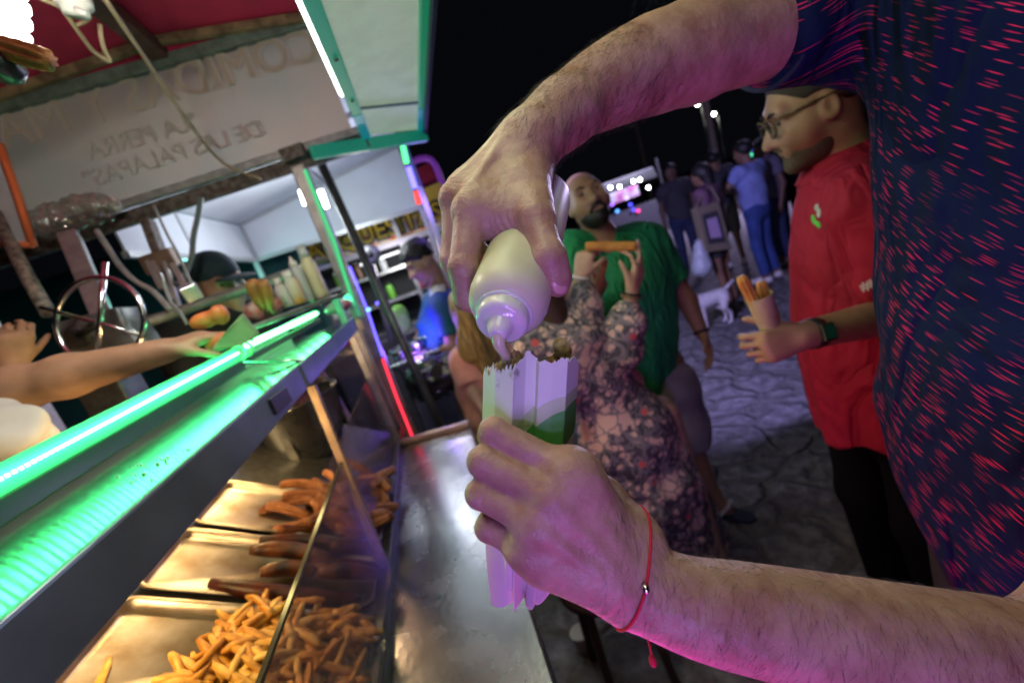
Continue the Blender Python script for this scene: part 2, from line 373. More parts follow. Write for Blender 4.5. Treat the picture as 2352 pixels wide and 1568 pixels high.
# sloping rack that carries the trays
TH = math.radians(34.6); TU = np.array([-math.cos(TH), 0, math.sin(TH)]); TN = np.array([math.sin(TH), 0, math.cos(TH)]); T0 = np.array([-.36, 0, ZC + .02])
RT = np.stack([TU, np.array([0, 1.0, 0]), TN], 1)      # columns: along slope, along counter, out of slope
def TP(u, y, w): return T0 + TU * u + np.array([0, y, 0]) + TN * w
put('tray_rack', MB().slab([TP(-.01, -.2, -.012), TP(.52, -.2, -.012), TP(.52, 1.98, -.012), TP(-.01, 1.98, -.012)][::-1], .01), steel_dark, case)
put('back_panel', MB().slab([(-.80, -.3, ZC + .3), (-.80, 2.0, ZC + .3), (-.80, 2.0, ZC + .40), (-.80, -.3, ZC + .40)], .01), steel_dull, case)
# overhead shelf (brushed, grooves along the counter), lip, back ledge
def shelf():
    mb = MB(); y0, y1, x0, x1 = -.35, 2.02, -.64, XF - .006
    mb.add([(x0, y0, ZS), (x1, y0, ZS), (x1, y1, ZS), (x0, y1, ZS), (x0, y0, ZS - .02), (x1, y0, ZS - .02), (x1, y1, ZS - .02), (x0, y1, ZS - .02)],
           [(0, 1, 2, 3), (7, 6, 5, 4), (0, 4, 5, 1), (1, 5, 6, 2), (2, 6, 7, 3), (3, 7, 4, 0)])
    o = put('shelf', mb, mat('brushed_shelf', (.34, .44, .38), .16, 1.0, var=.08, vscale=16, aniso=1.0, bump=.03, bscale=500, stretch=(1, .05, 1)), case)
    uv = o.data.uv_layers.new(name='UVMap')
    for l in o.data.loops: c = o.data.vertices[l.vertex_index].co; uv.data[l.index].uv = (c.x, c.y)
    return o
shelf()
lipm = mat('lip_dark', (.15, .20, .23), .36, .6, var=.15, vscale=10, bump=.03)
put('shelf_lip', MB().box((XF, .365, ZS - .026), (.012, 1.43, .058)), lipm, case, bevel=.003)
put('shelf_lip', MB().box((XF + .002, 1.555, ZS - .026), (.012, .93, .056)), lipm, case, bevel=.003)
put('latch_plate', MB().beam(GX(625, 935, XF + .008), GX(662, 905, XF + .008), .03, .006, up=(1, 0, 0)), black_plastic, case, bevel=.002)
put('back_ledge', MB().box((-.612, .8, ZS + .029), (.05, 2.4, .060)), mat('ledge_wood', (.42, .42, .38), .6, var=.25, vscale=14, stretch=(1, .1, 1), bump=.2), case, bevel=.004)
LA, LB = GX(-160, 1190, -.525), GX(548, 812, -.525); LC, LD = GX(562, 803, -.515), GY(730, 721, 2.20)
def along(a, b, t): return np.asarray(a) * (1 - t) + np.asarray(b) * t
barm = mat('led_bar_metal', (.004, .030, .012), .3, .3)
ledg = glow('led_green', (.20, 1.0, .40), 15); ledh = mat('led_channel', (.10, .40, .2), .4, emit=(.0, .72, .20), estr=.26)
put('led_bar', MB().beam(LA + (LA - LB) * .55 + (-.006, 0, -.030), LB + (-.006, 0, -.030), .016, .030, up=(0, 0, 1)), barm, case, bevel=.003)
put('led_bar', MB().beam(LC + (-.006, 0, -.026), LD + (-.006, 0, -.026), .014, .022, up=(0, 0, 1)), barm, case, bevel=.003)
LZ = LA + (LA - LB) * .55
b1 = put('led_channel', MB().beam(LZ + (-.005, 0, .000), LB + (-.005, 0, .000), .006, .036, up=(0, 0, 1)), ledh, case)
mb = MB(); nled = 133
for i in range(nled): p = along(LZ, LB, (i + .5) / nled); mb.box(p + np.array([.001, 0, .002]), (.0036, .0026, .0042))
put('led_beads', mb, ledg, b1)
t2 = put('led_tube', MB().tube([LC + (0, 0, .008), LD + (0, 0, .006)], .013, 12), glass('tube_clear', (.55, 1, .7), .1, .05), case)
put('led_core', MB().tube([along(LC, LD, .03) + (0, 0, .008), along(LC, LD, .97) + (0, 0, .006)], .0085, 10), glow('led_core', (.30, 1.0, .46), 14), t2)
for q, t in ((LB, -.01), (LC, .03)):
    p = np.asarray(q, float); a = np.linspace(0, 2 * PI, 14, endpoint=False)
    put('tube_clip', MB().tube([p + np.array([.02 * math.cos(k), 0, .02 * math.sin(k)]) for k in a], .004, 6, closed=True), mat('clip_green', (.25, .7, .4), .3, .2), case)
put('bracket_rod', MB().tube([GX(700, 827, XF), GX(560, 834, -.50)], .004), steel, case)
mb = MB().tube([(-.62, .55, 1.475), (-.62, .75, 1.475)], .012, 10); put('heat_lamp', mb, glow('heat_bulb', (1, .62, .22), 30), case)
mb = MB().tube([(-.62, 1.3, 1.475), (-.62, 1.5, 1.475)], .012, 10); put('heat_lamp', mb, glow('heat_bulb', (1, .62, .22), 30), case)
for y, w in ((.65, 3.6), (1.08, 2.4), (1.45, 3.4)): lamp('heat_light', 'POINT', (-.60, y, 1.455), (1, .64, .28), w * 1.3, .03, case)
for i in range(76): lamp('led_green_light', 'POINT', along(LA + (LA - LB) * .19, LB, (i + .5) / 76) + np.array([.009, 0, .002]), (.04, 1, .26), .034, .003, case)
for i in range(8): lamp('led_green_light', 'POINT', along(LC, LD, (i + .5) / 8) + np.array([.018, 0, .008]), (.04, 1, .26), .12, .006, case)
# crumbs of salt left on the shelf: one scatter of grains
mb = MB()
for k in range(46):
    c = GZ(*random.choice([(340, 1060), (390, 1055), (600, 815), (330, 1080), (545, 920), (620, 860)]), ZS) + np.array([random.gauss(0, .02), random.gauss(0, .04), .001]); mb.box(c, [random.uniform(.001, .003)] * 3)
put('salt_crumbs', mb, white_plastic, kind='stuff', label='white salt crumbs scattered on the green lit shelf', cat='crumbs')

# ---- trays
trim = mat('tray_metal', (.54, .50, .44), .38, .95, col2=(.38, .30, .21), vscale=16, bump=.10, bscale=90, rvar=.09, detail=10)
TRAYS = [(.655, .225, 'sheet pan of fries nearest the camera'), (.90, .205, 'middle sheet pan holding dark fried plantains'), (1.125, .22, 'far sheet pan holding a heap of churros')]
def tray(y0, w, lab):
    t = thing('sheet_pan', lab, 'tray', TP(.22, y0 + w / 2, 0), 'sheet pans in the display case')
    L = .455; r0 = .03
    def rr(u, v, inset, hgt, n=6):                                 # rounded rectangle ring
        P = []; a0, a1, b0, b1 = inset, L - inset, y0 + inset, y0 + w - inset; r = max(r0 - inset * .6, .008)
        for (cx, cy, s) in ((a1 - r, b1 - r, 0), (a0 + r, b1 - r, 1), (a0 + r, b0 + r, 2), (a1 - r, b0 + r, 3)):
            for k in range(n + 1): a = (s + k / n) * PI / 2; P.append(TP(cx + r * math.cos(a), cy + r * math.sin(a), hgt))
        return P
    rings = [rr(0, 0, .004, .016), rr(0, 0, .0, .0215), rr(0, 0, .004, .024), rr(0, 0, .010, .022), rr(0, 0, .016, .006), rr(0, 0, .022, .003)]; n = len(rings[0])
    V = [p for r in rings for p in r]; Fc = []
    for i in range(len(rings) - 1):
        for k in range(n): q = (k + 1) % n; Fc.append((i * n + k, i * n + q, (i + 1) * n + q, (i + 1) * n + k))
    mb = MB().add(V[4 * n:], [(k, (k + 1) % n, n + (k + 1) % n, n + k) for k in range(n)] + [tuple(n + k for k in range(n))], True)
    put('pan_floor', mb, trim, t)
    put('rim', MB().add(V[:5 * n], Fc[:4 * n], True), trim, t)
    return t
for a in TRAYS: tray(*a)
# ---- fries, churros, fried plantains
def fry_mesh(seed, L, w, bend):
    r = random.Random(seed); n = 6; pts = np.array([((i / (n - 1) - .5) * L, bend * math.sin(PI * i / (n - 1)) + r.uniform(-.0006, .0006), 0) for i in range(n)])
    V = []; Fc = []
    for i, p in enumerate(pts):
        s = w * (.55 if i in (0, n - 1) else r.uniform(.9, 1.08)) / 2; b = s * .55
        for (y, z) in ((-s, -b), (-b, -s), (b, -s), (s, -b), (s, b), (b, s), (-b, s), (-s, b)): V.append(p + (0, y, z))
    for i in range(n - 1):
        for k in range(8): q = (k + 1) % 8; Fc.append((i * 8 + k, (i + 1) * 8 + k, (i + 1) * 8 + q, i * 8 + q))
    Fc += [tuple(range(8)), tuple((n - 1) * 8 + k for k in range(8))[::-1]]
    return V, Fc
frym = [mat('fry_gold', (.84, .50, .10), .42, col2=(.62, .30, .04), vscale=60, bump=.12, bscale=260), mat('fry_pale', (.88, .55, .14), .42, col2=(.70, .36, .06), vscale=60, bump=.12, bscale=260), mat('fry_deep', (.72, .36, .05), .42, col2=(.46, .18, .025), vscale=60, bump=.12, bscale=260)]
protos = []
for i in range(9):
    L = random.uniform(.050, .086); V, Fc = fry_mesh(i, L, random.uniform(.0105, .0135), random.uniform(-.004, .006))
    protos.append(link('french_fry', V, Fc, frym[i % 3], None, True, (0, 0, 0)))
def orient(o, c, R):
    o.matrix_world = Matrix(((R[0, 0], R[0, 1], R[0, 2], c[0]), (R[1, 0], R[1, 1], R[1, 2], c[1]), (R[2, 0], R[2, 1], R[2, 2], c[2]), (0, 0, 0, 1)))
def rotz(a): c, s = math.cos(a), math.sin(a); return np.array([[c, -s, 0], [s, c, 0], [0, 0, 1.0]])
def roty(a): c, s = math.cos(a), math.sin(a); return np.array([[c, 0, s], [0, 1, 0], [-s, 0, c]])
def rotx(a): c, s = math.cos(a), math.sin(a); return np.array([[1, 0, 0], [0, c, -s], [0, s, c]])
FL = ['golden french fry lying in the heap on the near sheet pan']
cnt = 0; used = set(); placed = []
NF = 285
for k in range(NF):
    for _ in range(40):
        u = random.uniform(.015, .36); y = random.uniform(.66, .868)
        if u < .25 + (.87 - y) * .42 + .02 * math.sin(y * 40) - .05 * random.random(): break
    layer = k / NF; heap = .050 * max(0, 1 - ((u - .12) / .27) ** 2) * (1 - ((y - .75) / .17) ** 2 * .5)
    w = .011 + heap * layer
    i = k % 9; o = protos[i] if i not in used else protos[i].copy()
    if i in used: COL.objects.link(o)
    used.add(i)
    orient(o, TP(u, y, w), RT @ rotz(random.uniform(0, PI)) @ roty(random.gauss(0, .22)) @ rotx(random.uniform(0, 3)))
    tag(o, FL[0], 'french fry', 'fries heaped on the sheet pan')
o = protos[1].copy(); COL.objects.link(o); orient(o, TP(.395, .715, .010), RT @ rotz(1.4)); tag(o, 'lone french fry lying apart on bare metal of the near sheet pan', 'french fry'); del o['group']
def star(s, k, n=8, a=.22): return 1 + a * math.cos(n * k)
def churro(seed, L, r, bend, n=18):
    q = random.Random(seed); V = []; Fc = []; m = 32
    for i in range(n):
        t = i / (n - 1); rr = r * (1 - .25 * (abs(t - .5) * 2) ** 8) * q.uniform(.97, 1.03); cx = (t - .5) * L; cy = bend * math.sin(PI * t); tw = t * .5
        for k in range(m): a = 2 * PI * k / m; s = rr * star(0, a) * q.uniform(.97, 1.03); V.append((cx, cy + s * math.cos(a + tw), s * math.sin(a + tw)))
    for i in range(n - 1):
        for k in range(m): p = (k + 1) % m; Fc.append((i * m + k, (i + 1) * m + k, (i + 1) * m + p, i * m + p))
    Fc += [tuple(range(m)), tuple((n - 1) * m + k for k in range(m))[::-1]]; return V, Fc
chm = [mat('churro_brown', (.47, .20, .068), .6, col2=(.28, .10, .035), vscale=45, bump=.25, bscale=220), mat('churro_dark', (.40, .155, .055), .6, col2=(.22, .075, .028), vscale=45, bump=.25, bscale=220)]
chp = []
for i in range(6):
    V, Fc = churro(i, random.uniform(.10, .16), random.uniform(.0095, .012), random.uniform(-.012, .015)); chp.append(link('churro', V, Fc, chm[i % 2], None, True, (0, 0, 0)))
used = set()
CH = [(.34, 1.20, .035, .12, 0), (.35, 1.235, .03, -.1, 0), (.31, 1.16, .02, -.45, 1), (.29, 1.155, .025, -.8, 1), (.33, 1.29, .06, .05, 0), (.27, 1.18, .02, -.3, 1), (.26, 1.3, .06, .3, 1), (.30, 1.25, .055, -.15, 0)]
for k in range(46):
    if k < len(CH): u, y, w, a, _ = CH[k]; u -= .09
    else:
        u = random.uniform(.02, .17); y = random.uniform(1.15, 1.42); w = .018 + .06 * random.random() * (1 - abs(u - .09) / .2); a = random.uniform(-1.2, 1.2)
        w += max(0, (y - 1.33)) * .25
    i = k % 6; o = chp[i] if i not in used else chp[i].copy()
    if i in used: COL.objects.link(o)
    used.add(i); orient(o, TP(u, y, w), RT @ rotz(a) @ roty(random.gauss(0, .2)) @ rotx(random.uniform(0, 6)))
    tag(o, 'ridged brown churro in the pile on the far sheet pan', 'churro', 'churros piled on the far sheet pan')
plm = mat('plantain', (.095, .018, .007), .38, col2=(.022, .006, .004), vscale=16, bump=.2, bscale=120, spec=.3)
plm2 = mat('plantain_split', (.17, .050, .010), .38, col2=(.026, .007, .004), vscale=22, bump=.25, bscale=120)
def plantain(lab, p0, p1, bend, r, m, lift):
    pts = []
    for i in range(14):
        t = i / 13; pts.append(along(p0, p1, t) + np.array([0, 1, 0]) * bend * math.sin(PI * t) + TN * (lift + .004 * math.sin(PI * t)))
    rad = [r * (max(.12, math.sin(PI * min(1, max(0, (i + .8) / 14.6)))) ** .38) for i in range(14)]
    mb = MB().tube(pts, rad, 14); o = put('fried_plantain', mb, m, None, label=lab, cat='plantain', group='fried plantains on the middle sheet pan'); return o
plantain('big whole reddish brown fried plantain lying alone at the front of the middle pan', TP(.325, .925, .002), TP(.03, .915, .002), -.016, .019, plm, .022)
plantain('split golden fried plantain on top at the back of the middle pan', TP(.285, 1.02, .003), TP(.11, 1.015, .003), .012, .019, plm2, .035)
plantain('darkest fried plantain along the far rim of the middle pan', TP(.28, 1.075, .003), TP(.06, 1.08, .003), .008, .017, plm, .024)
plantain('small yellowish plantain piece between the whole and the split one', TP(.245, .965, .003), TP(.135, .985, .003), .008, .018, plm2, .024)
plantain('fried plantain behind glass by the rear rim of the middle pan', TP(.12, 1.06, .003), TP(.0, 1.055, .003), .006, .018, plm, .04)
plantain('fried plantain behind glass at the centre of the middle pan', TP(.15, 1.0, .003), TP(.0, 1.01, .003), -.008, .019, plm, .03)
plantain('fried plantain behind glass leaning on the fries side of the middle pan', TP(.13, .955, .003), TP(.0, .97, .003), .006, .018, plm2, .042)
# steel tub at the far end of the case, with a curved handle
mb = MB(); c = np.array([-.60, 1.72, 1.24])
mb.lathe([(0, .10), (.02, .11), (.5, .145), (.98, .165), (1, .17), (1, .16), (.5, .135), (.05, .10)], c - (0, 0, .12), c + (0, 0, .10), 36)
tub = thing('steel_tub', 'round steel tub behind the churros with wire handle', 'tub', c - np.array([0, 0, .12])); put('bowl', mb, steel, tub)
put('handle', MB().tube([c + np.array([.17 * math.cos(a), .17 * math.sin(a) * .4 - .05, .10 + .07 * math.sin(a)]) for a in np.linspace(0, PI, 16)], .004), steel, tub)
# ================================================================== stall canopy: posts, beams, red roof, lit awning, LED strips
YB = 2.114
can = thing('stall_canopy', 'food stall canopy with red fabric roof, rusty beams and green lit awning', 'canopy', (-.7, 1, 0))
def gy(px, py, dy=0): return GY(px, py, YB + dy)
pA = GX(935, 1004, -.34); pB = gy(690, 372); post_m = mat('post_metal', (.26, .24, .23), .45, .55, var=.18, vscale=20, bump=.08)
pb0 = np.array([-.315, 2.10, ZC + .02]); pb1 = np.array([-.302, 2.10, 2.17])
put('post', MB().beam(pb0 * (1, 1, 0) , pb0, .062, .062, up=(0, 1, 0)).beam(pb0 + (0, 0, .001), pb1, .058, .058, up=(0, 1, 0)), post_m, can, bevel=.004)
put('post', MB().tube([(-.16, 2.30, 0), (-.235, 2.30, 2.22)], .021, 12), mat('pole_dark', (.10, .105, .11), .4, .6, var=.2), can)
put('post', MB().beam((-.26, -.62, 0), (-.26, -.62, 2.6), .06, .06), post_m, can)
put('post', MB().beam((-1.62, -.62, 0), (-1.62, -.62, 2.6), .06, .06), post_m, can)
put('post', MB().beam((-1.62, YB, 0), (-1.62, YB, 2.6), .06, .06), post_m, can)
zl = 2.195; zu = 2.645
put('beam', MB().beam((-1.65, YB, zl - .025), (-.0, YB, zl - .01), .035, .055, up=(0, 0, 1)), rust, can, bevel=.003)
put('beam', MB().beam((-1.65, YB - .025, zl + .024), (-.0, YB - .025, zl + .032), .03, .03, up=(0, 0, 1)), grey_paint, can, bevel=.003)
put('bracket', MB().beam(gy(648, 362, -.05), gy(700, 343, -.05), .05, .05, up=(0, 0, 1)), rust, can, bevel=.004)
put('beam', MB().beam((-1.65, YB, zu + .01), (0.0, YB, zu + .02), .035, .04, up=(0, 0, 1)), mat('green_beam', (.16, .21, .18), .6, .3, var=.3, bump=.2), can, bevel=.003)
pk = gy(352, 92); eL = np.array([-1.62, YB, zu + .02]); eR = np.array([.02, YB, zu + .035]); AX = np.array([0, -2.8, 0])
red = mat('red_canvas', (.55, .025, .09), .75, var=.18, vscale=5, bump=.15, bscale=30)
put('roof_fabric', MB().slab([eL, eL + AX, pk + AX, pk], .004).slab([pk, pk + AX, eR + AX, eR], .004), red, can)
put('gable_fabric', MB().prism([eL + (0, .02, 0), eR + (0, .02, 0), pk + (0, .02, 0)], (0, .004, 0)), red, can)
for a, b in ((eL, pk), (pk, eR)):
    put('rafter', MB().beam(a + (0, -.03, -.02), b + (0, -.03, -.02), .03, .03, up=(0, 0, 1)), mat('rafter_wood', (.34, .24, .13), .75, col2=(.14, .09, .05), vscale=20, bump=.3, bscale=60), can, bevel=.003)
put('ridge_beam', MB().beam(pk + (0, 0, -.05), pk + AX + (0, 0, -.05), .06, .05, up=(0, 0, 1)), mat('ridge_dark', (.10, .05, .04), .7, var=.3), can)
put('side_beam', MB().beam((0.0, YB, zu + .01), (0.0, -.62, zu + .01), .035, .04, up=(0, 0, 1)), grey_paint, can)
# awning of translucent panel, lit from behind, with LED strips along both edges
za = 2.2; i1, o1 = GZ(832, 312, za), GZ(972, 296, za); i0, o0 = np.array([i1[0] - .005, -.45, za]), np.array([o1[0], -.45, za])
def aw(u, v, dz=0): return along(along(i1, o1, u), along(i0, o0, u), v) + np.array([0, 0, dz])
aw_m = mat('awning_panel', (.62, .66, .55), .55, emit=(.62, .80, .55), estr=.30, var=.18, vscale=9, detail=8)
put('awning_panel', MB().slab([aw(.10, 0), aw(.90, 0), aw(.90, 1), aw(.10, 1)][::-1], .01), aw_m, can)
for k in (.14, .5, .8): put('panel_joint', MB().beam(aw(.1, k, -.006), aw(.9, k, -.006), .012, .006, up=(0, 0, 1)), mat('joint_teal', (.08, .22, .17), .5), can)
grn = mat('awning_edge', (.03, .22, .11), .4, emit=(.0, .62, .24), estr=.22)
tl = mat('awning_edge_cool', (.03, .2, .2), .4, emit=(.0, .38, .44), estr=.34)
put('awning_edge', MB().beam(aw(.05, .12), aw(.05, 1), .036, .022, up=(0, 0, 1)), grn, can, bevel=.003)
put('awning_edge', MB().beam(aw(.95, .12), aw(.95, 1), .030, .022, up=(0, 0, 1)), grn, can, bevel=.003)
put('awning_edge', MB().beam(aw(.05, -.01), aw(.05, .118), .036, .022, up=(0, 0, 1)), tl, can, bevel=.003)
put('awning_edge', MB().beam(aw(.95, -.01), aw(.95, .118), .030, .022, up=(0, 0, 1)), tl, can, bevel=.003)
put('awning_edge', MB().beam(GY(716, 352, 2.0), along(o1, o1, 0) + (0, 0, -.03), .03, .05, up=(0, 0, 1)), mat('awning_end', (.04, .25, .18), .4, emit=(.0, .52, .34), estr=.18), can, bevel=.003)
put('fascia', MB().slab([aw(1.02, -.02, -.03), aw(1.02, 1, -.03), aw(1.02, 1, .14), aw(1.02, -.02, .14)], .012), mat('fascia_dark', (.02, .025, .05), .5), can)
put('light_tube', MB().tube([aw(-.02, .16, .03), aw(-.02, 1, .03)], .011, 10), glow('white_tube', (.95, 1, .93), 7), can)
for k in (.18, .30, .43, .57): put('bolt', MB().ell(aw(.06, k, -.013), (.006, .006, .004)), rust, can)
put('led_strip', MB().tube([(o1[0] + .03, -.3, za + .06), (o1[0] + .03, 1.9, za + .06)], .006, 6), glow('added_fascia_violet', (.5, .45, 1), 4), can)  # added strip on the unseen outer side, a body for the fill below
lamp('fascia_fill', 'SPOT', (o1[0] + .05, 1.9, za + .06), (.46, .40, 1), 430, .05, can, (3.0, 4.0, .5), 84)  # added fill that brightens the people and paving of the square
# LED strips on the far post: green, blue, red
def seg(name, pts, r, m, parent=can): return put(name, MB().tube(pts, r, 8), m, parent)
YS = 2.062
seg('led_strip', [GY(700, 390, YS), GY(770, 560, YS), GY(812, 700, YS)], .0055, glow('strip_green', (.10, 1, .35), .8))
put('diffuser', MB().beam(GY(701, 392, YS + .012), GY(826, 725, YS + .012), .016, .010, up=(0, 1, 0)), mat('diff_green', (.2, .6, .4), .4, emit=(.1, .8, .4), estr=.10), can)
seg('led_strip', [GY(803, 612, YS), GY(845, 715, YS), GY(879, 818, YS)], .0045, glow('strip_blue', (.13, .10, 1), 3.2))
seg('led_strip', [GY(879, 824, YS), GY(912, 915, YS), GY(946, 1000, YS)], .0045, glow('strip_red', (1, .03, .06), 2.6))
put('led_knob', MB().ell(GY(846, 711, YS - .01), (.011, .008, .009)), glow('knob_blue', (.25, .6, 1), 2.2), can)
put('led_knob', MB().ell(GY(866, 696, YS + .1), (.008, .008, .008)), glow('strip_blue', (.13, .10, 1), 3.2), can)
put('led_spot', MB().ell(GY(800, 688, YS), (.018, .012, .026)), glow('spot_green', (.1, 1, .45), 2.2), can)
# the matching strips on the near post and under the counter edge
xn, yn = -.222, -.58
seg('led_strip', [(xn, yn, 1.0), (xn, yn, 1.75)], .008, glow('near_violet', (.36, .20, 1), 5))
seg('led_strip', [(-.07, -.28, .922), (-.07, 1.5, .922)], .006, glow('near_magenta', (1, .03, .30), 5))
for z_ in (1.12, 1.34, 1.56): lamp('strip_violet_light', 'SPOT', (xn + .03, yn + .03, z_), (.42, .22, 1), 8.0, .05, can, (.16, .3, 1.36), 62)
lamp('awning_light', 'AREA', (.12, .8, 2.17), (.95, 1, .64), 5.5, .28, can, (.12, .8, 0), 2.0)
lamp('strip_magenta_light', 'AREA', (-.015, .12, .94), (1, .05, .50), 2.0, .9, can, (.35, .12, 1.32), .03)
# banner seen from behind, lettering shows through in reverse
ban = thing('banner', 'pale fabric banner hanging under the red roof, its lettering showing through in reverse', 'banner', (-.75, YB + .01, zl))
bx0, bx1 = -1.47, -.045
bm = mat('banner_cloth', (.56, .47, .37), .8, col2=(.43, .43, .37), vscale=2.6, detail=5)
def thin_cloth(m, k=.3):
    n = m.node_tree; b = n.nodes['Principled BSDF']; o = [q for q in n.nodes if q.type == 'OUTPUT_MATERIAL'][0]; t = n.nodes.new('ShaderNodeBsdfTranslucent'); x = n.nodes.new('ShaderNodeMixShader'); x.inputs[0].default_value = k
    if b.inputs['Base Color'].is_linked: n.links.new(b.inputs['Base Color'].links[0].from_socket, t.inputs[0])
    else: t.inputs[0].default_value = b.inputs['Base Color'].default_value
    n.links.new(b.outputs[0], x.inputs[1]); n.links.new(t.outputs[0], x.inputs[2]); n.links.new(x.outputs[0], o.inputs[0]); return m
def bfn(u, v): return (bx0 + (bx1 - bx0) * u + .09 * 0, YB + .02 + .006 * math.sin(9 * u + 2 * v), zl + .03 + (zu - zl - .03) * v)
put('cloth', MB().grid(bfn, 40, 8), thin_cloth(bm), ban)
def text(name, s, size, c, R, m, parent=None, ext=.001, align='CENTER', bold=0.0, shear=0):
    cu = bpy.data.curves.new(name, 'FONT'); cu.body = s; cu.size = size; cu.extrude = ext; cu.align_x = align; cu.align_y = 'CENTER'; cu.offset = bold; cu.shear = shear
    o = bpy.data.objects.new(name, cu); COL.objects.link(o); bpy.context.view_layer.update()
    me = bpy.data.meshes.new_from_object(o.evaluated_get(bpy.context.evaluated_depsgraph_get())); bpy.data.objects.remove(o)
    o = bpy.data.objects.new(name, me); COL.objects.link(o); me.materials.clear(); me.materials.append(m)
    R = np.asarray(R, float); c = np.asarray(c, float); base = world_base(parent) if parent is not None else np.zeros(3)
    if parent is not None: o.parent = parent; me.transform(Matrix(((*R[0], c[0] - base[0]), (*R[1], c[1] - base[1]), (*R[2], c[2] - base[2]), (0, 0, 0, 1))))
    else: o.matrix_world = Matrix(((*R[0], c[0]), (*R[1], c[1]), (*R[2], c[2]), (0, 0, 0, 1)))
    return o
RX = np.array([[-1, 0, 0], [0, 0, 1], [0, 1, 0.0]])                # mirrored, facing -Y
ink1 = mat('ink_pale', (.56, .53, .47), .85); ink2 = mat('ink_grey', (.47, .445, .41), .85); ink3 = mat('ink_tan', (.51, .44, .345), .85)
for s, sz, x, z, m2, sp in (('COMIDAS Y MARI', .17, -.72, zl + .385, ink3, 1), ('"LA PERRA', .088, -.80, zl + .245, ink2, 1), ('DE LAS PALAPAS"', .088, -.72, zl + .155, ink2, 1)):
    text('lettering', s, sz * 1.03, (x + .004, YB + .0095, z), RX, ink1, ban, .0005)
    text('lettering', s, sz, (x, YB + .0065, z), RX, m2, ban, .0005)
# second banner at the left with an orange border
side = thing('side_banner', 'white banner with orange and red border at the left end of the beam', 'banner', GY(40, 560, 1.9))
q = [GY(-60, 290, 1.9), GY(-2, 330, 1.9), GY(66, 566, 1.9), GY(-60, 566, 1.9)]
put('cloth', MB().slab(q, .004), thin_cloth(mat('white_cloth', (.62, .64, .68), .8, var=.06)), side)
put('border', MB().tube([GY(-3, 330, 1.89), GY(40, 450, 1.89), GY(76, 566, 1.89)], .012, 6).tube([GY(-60, 560, 1.89), GY(76, 562, 1.89)], .012, 6), mat('orange_border', (.72, .16, .05), .7), side)
# spiral bulb, socket, wires
cfl = thing('spiral_bulb', 'glowing white spiral bulb at the upper left corner', 'bulb', GD(-6, 40, .70))
c0 = GD(-12, -70, .70); c1 = GD(8, 92, .70); ax = nrm(c1 - c0); u, v, _ = frame(ax); L = np.linalg.norm(c1 - c0)
pts = []; N = 220
for i in range(N): t = i / (N - 1); a = t * 2 * PI * 4.6; r = .022 + .004 * math.sin(PI * t); pts.append(c0 + ax * L * t + r * (math.cos(a) * u + math.sin(a) * v))
put('spiral', MB().tube(pts, .0095, 8), glow('cfl', (1, .97, .93), 11), cfl)
put('base', MB().lathe([(0, .012), (.2, .022), (.8, .024), (1, .03)], c0 - ax * .07, c0 - ax * .005), white_plastic, cfl)
put('cord', MB().tube([c0 - ax * .07, (c0[0] + .05, c0[1] + .1, pk[2] - .1)], .004, 6), black_plastic, cfl)
lamp('bulb_light', 'POINT', (c0 + c1) / 2, (1, .91, .80), 32, .05, cfl)
skt = thing('lamp_socket', 'empty white lamp socket hanging with tan wires under red roof', 'socket', GY(170, 20, 1.3))
put('body', MB().lathe([(0, .02), (.35, .026), (.4, .034), (.7, .034), (.72, .026), (1, .024)], GY(160, -30, 1.3), GY(176, 34, 1.3)), white_plastic, skt)
put('terminal', MB().tube([GY(172, 20, 1.28), GY(202, 33, 1.28)], .006), white_plastic, skt)
def wire(lab, pts, r, m, name='cable'): return put(name, MB().tube(smooth(pts), r, 6), m, None, label=lab, cat='cable')
def smooth(pts, n=8):
    P = np.asarray(pts, float); 
    if len(P) < 3: return P
    E = np.concatenate([[2 * P[0] - P[1]], P, [2 * P[-1] - P[-2]]]); out = []
    for i in range(1, len(E) - 2):
        for t in np.arange(n) / n:
            a, b, c, d = E[i - 1:i + 3]; out.append(.5 * (2 * b + (c - a) * t + (2 * a - 5 * b + 4 * c - d) * t * t + (3 * b - a - 3 * c + d) * t ** 3))
    return np.array(out + [P[-1]])
wire('tan cord running taut from the roof across the pale banner', [GY(236, -10, 1.3), GY(330, 130, 1.55), GY(420, 262, 1.8), GY(510, 372, 2.02), GY(600, 412, 2.05)], .0055, wire_tan, 'rope')
wire('tan wire looping down from the white lamp socket', [GY(92, -4, 1.3), GY(140, 18, 1.32), GY(160, 45, 1.35), GY(185, 80, 1.4), GY(215, 118, 1.46), GY(252, 141, 1.5), GY(240, 115, 1.48), GY(232, 85, 1.46), GY(229, 55, 1.45)], .005, wire_tan)
wire('short tan wire branching towards the lamp socket', [GY(174, 59, 1.38), GY(195, 50, 1.36), GY(206, 40, 1.33)], .0045, wire_tan)
wire('thick grey cable hanging from the rusty beam', [GY(462, 452, 2.0), GY(455, 495, 2.0), GY(445, 540, 2.0), GY(440, 590, 1.98), GY(425, 630, 1.95), GY(405, 655, 1.9)], .010, mat('cable_dark', (.13, .15, .16), .5))
wire('pale grey cable sagging from the beam down to the case', [GY(222, 530, 1.9), GY(245, 565, 1.85), GY(275, 610, 1.8), GY(310, 645, 1.75), GY(350, 668, 1.7), GY(392, 712, 1.65)], .009, wire_grey)
wire('thin cable from beam to the small silver box', [GY(352, 470, 2.0), GY(385, 540, 1.95), GY(412, 590, 1.9), GY(440, 655, 1.85)], .005, wire_grey)
wire('loose thin cord by the bracket arm', [GY(372, 640, 1.7), GY(390, 690, 1.65), GY(415, 720, 1.6), GY(430, 745, 1.6)], .005, wire_grey)
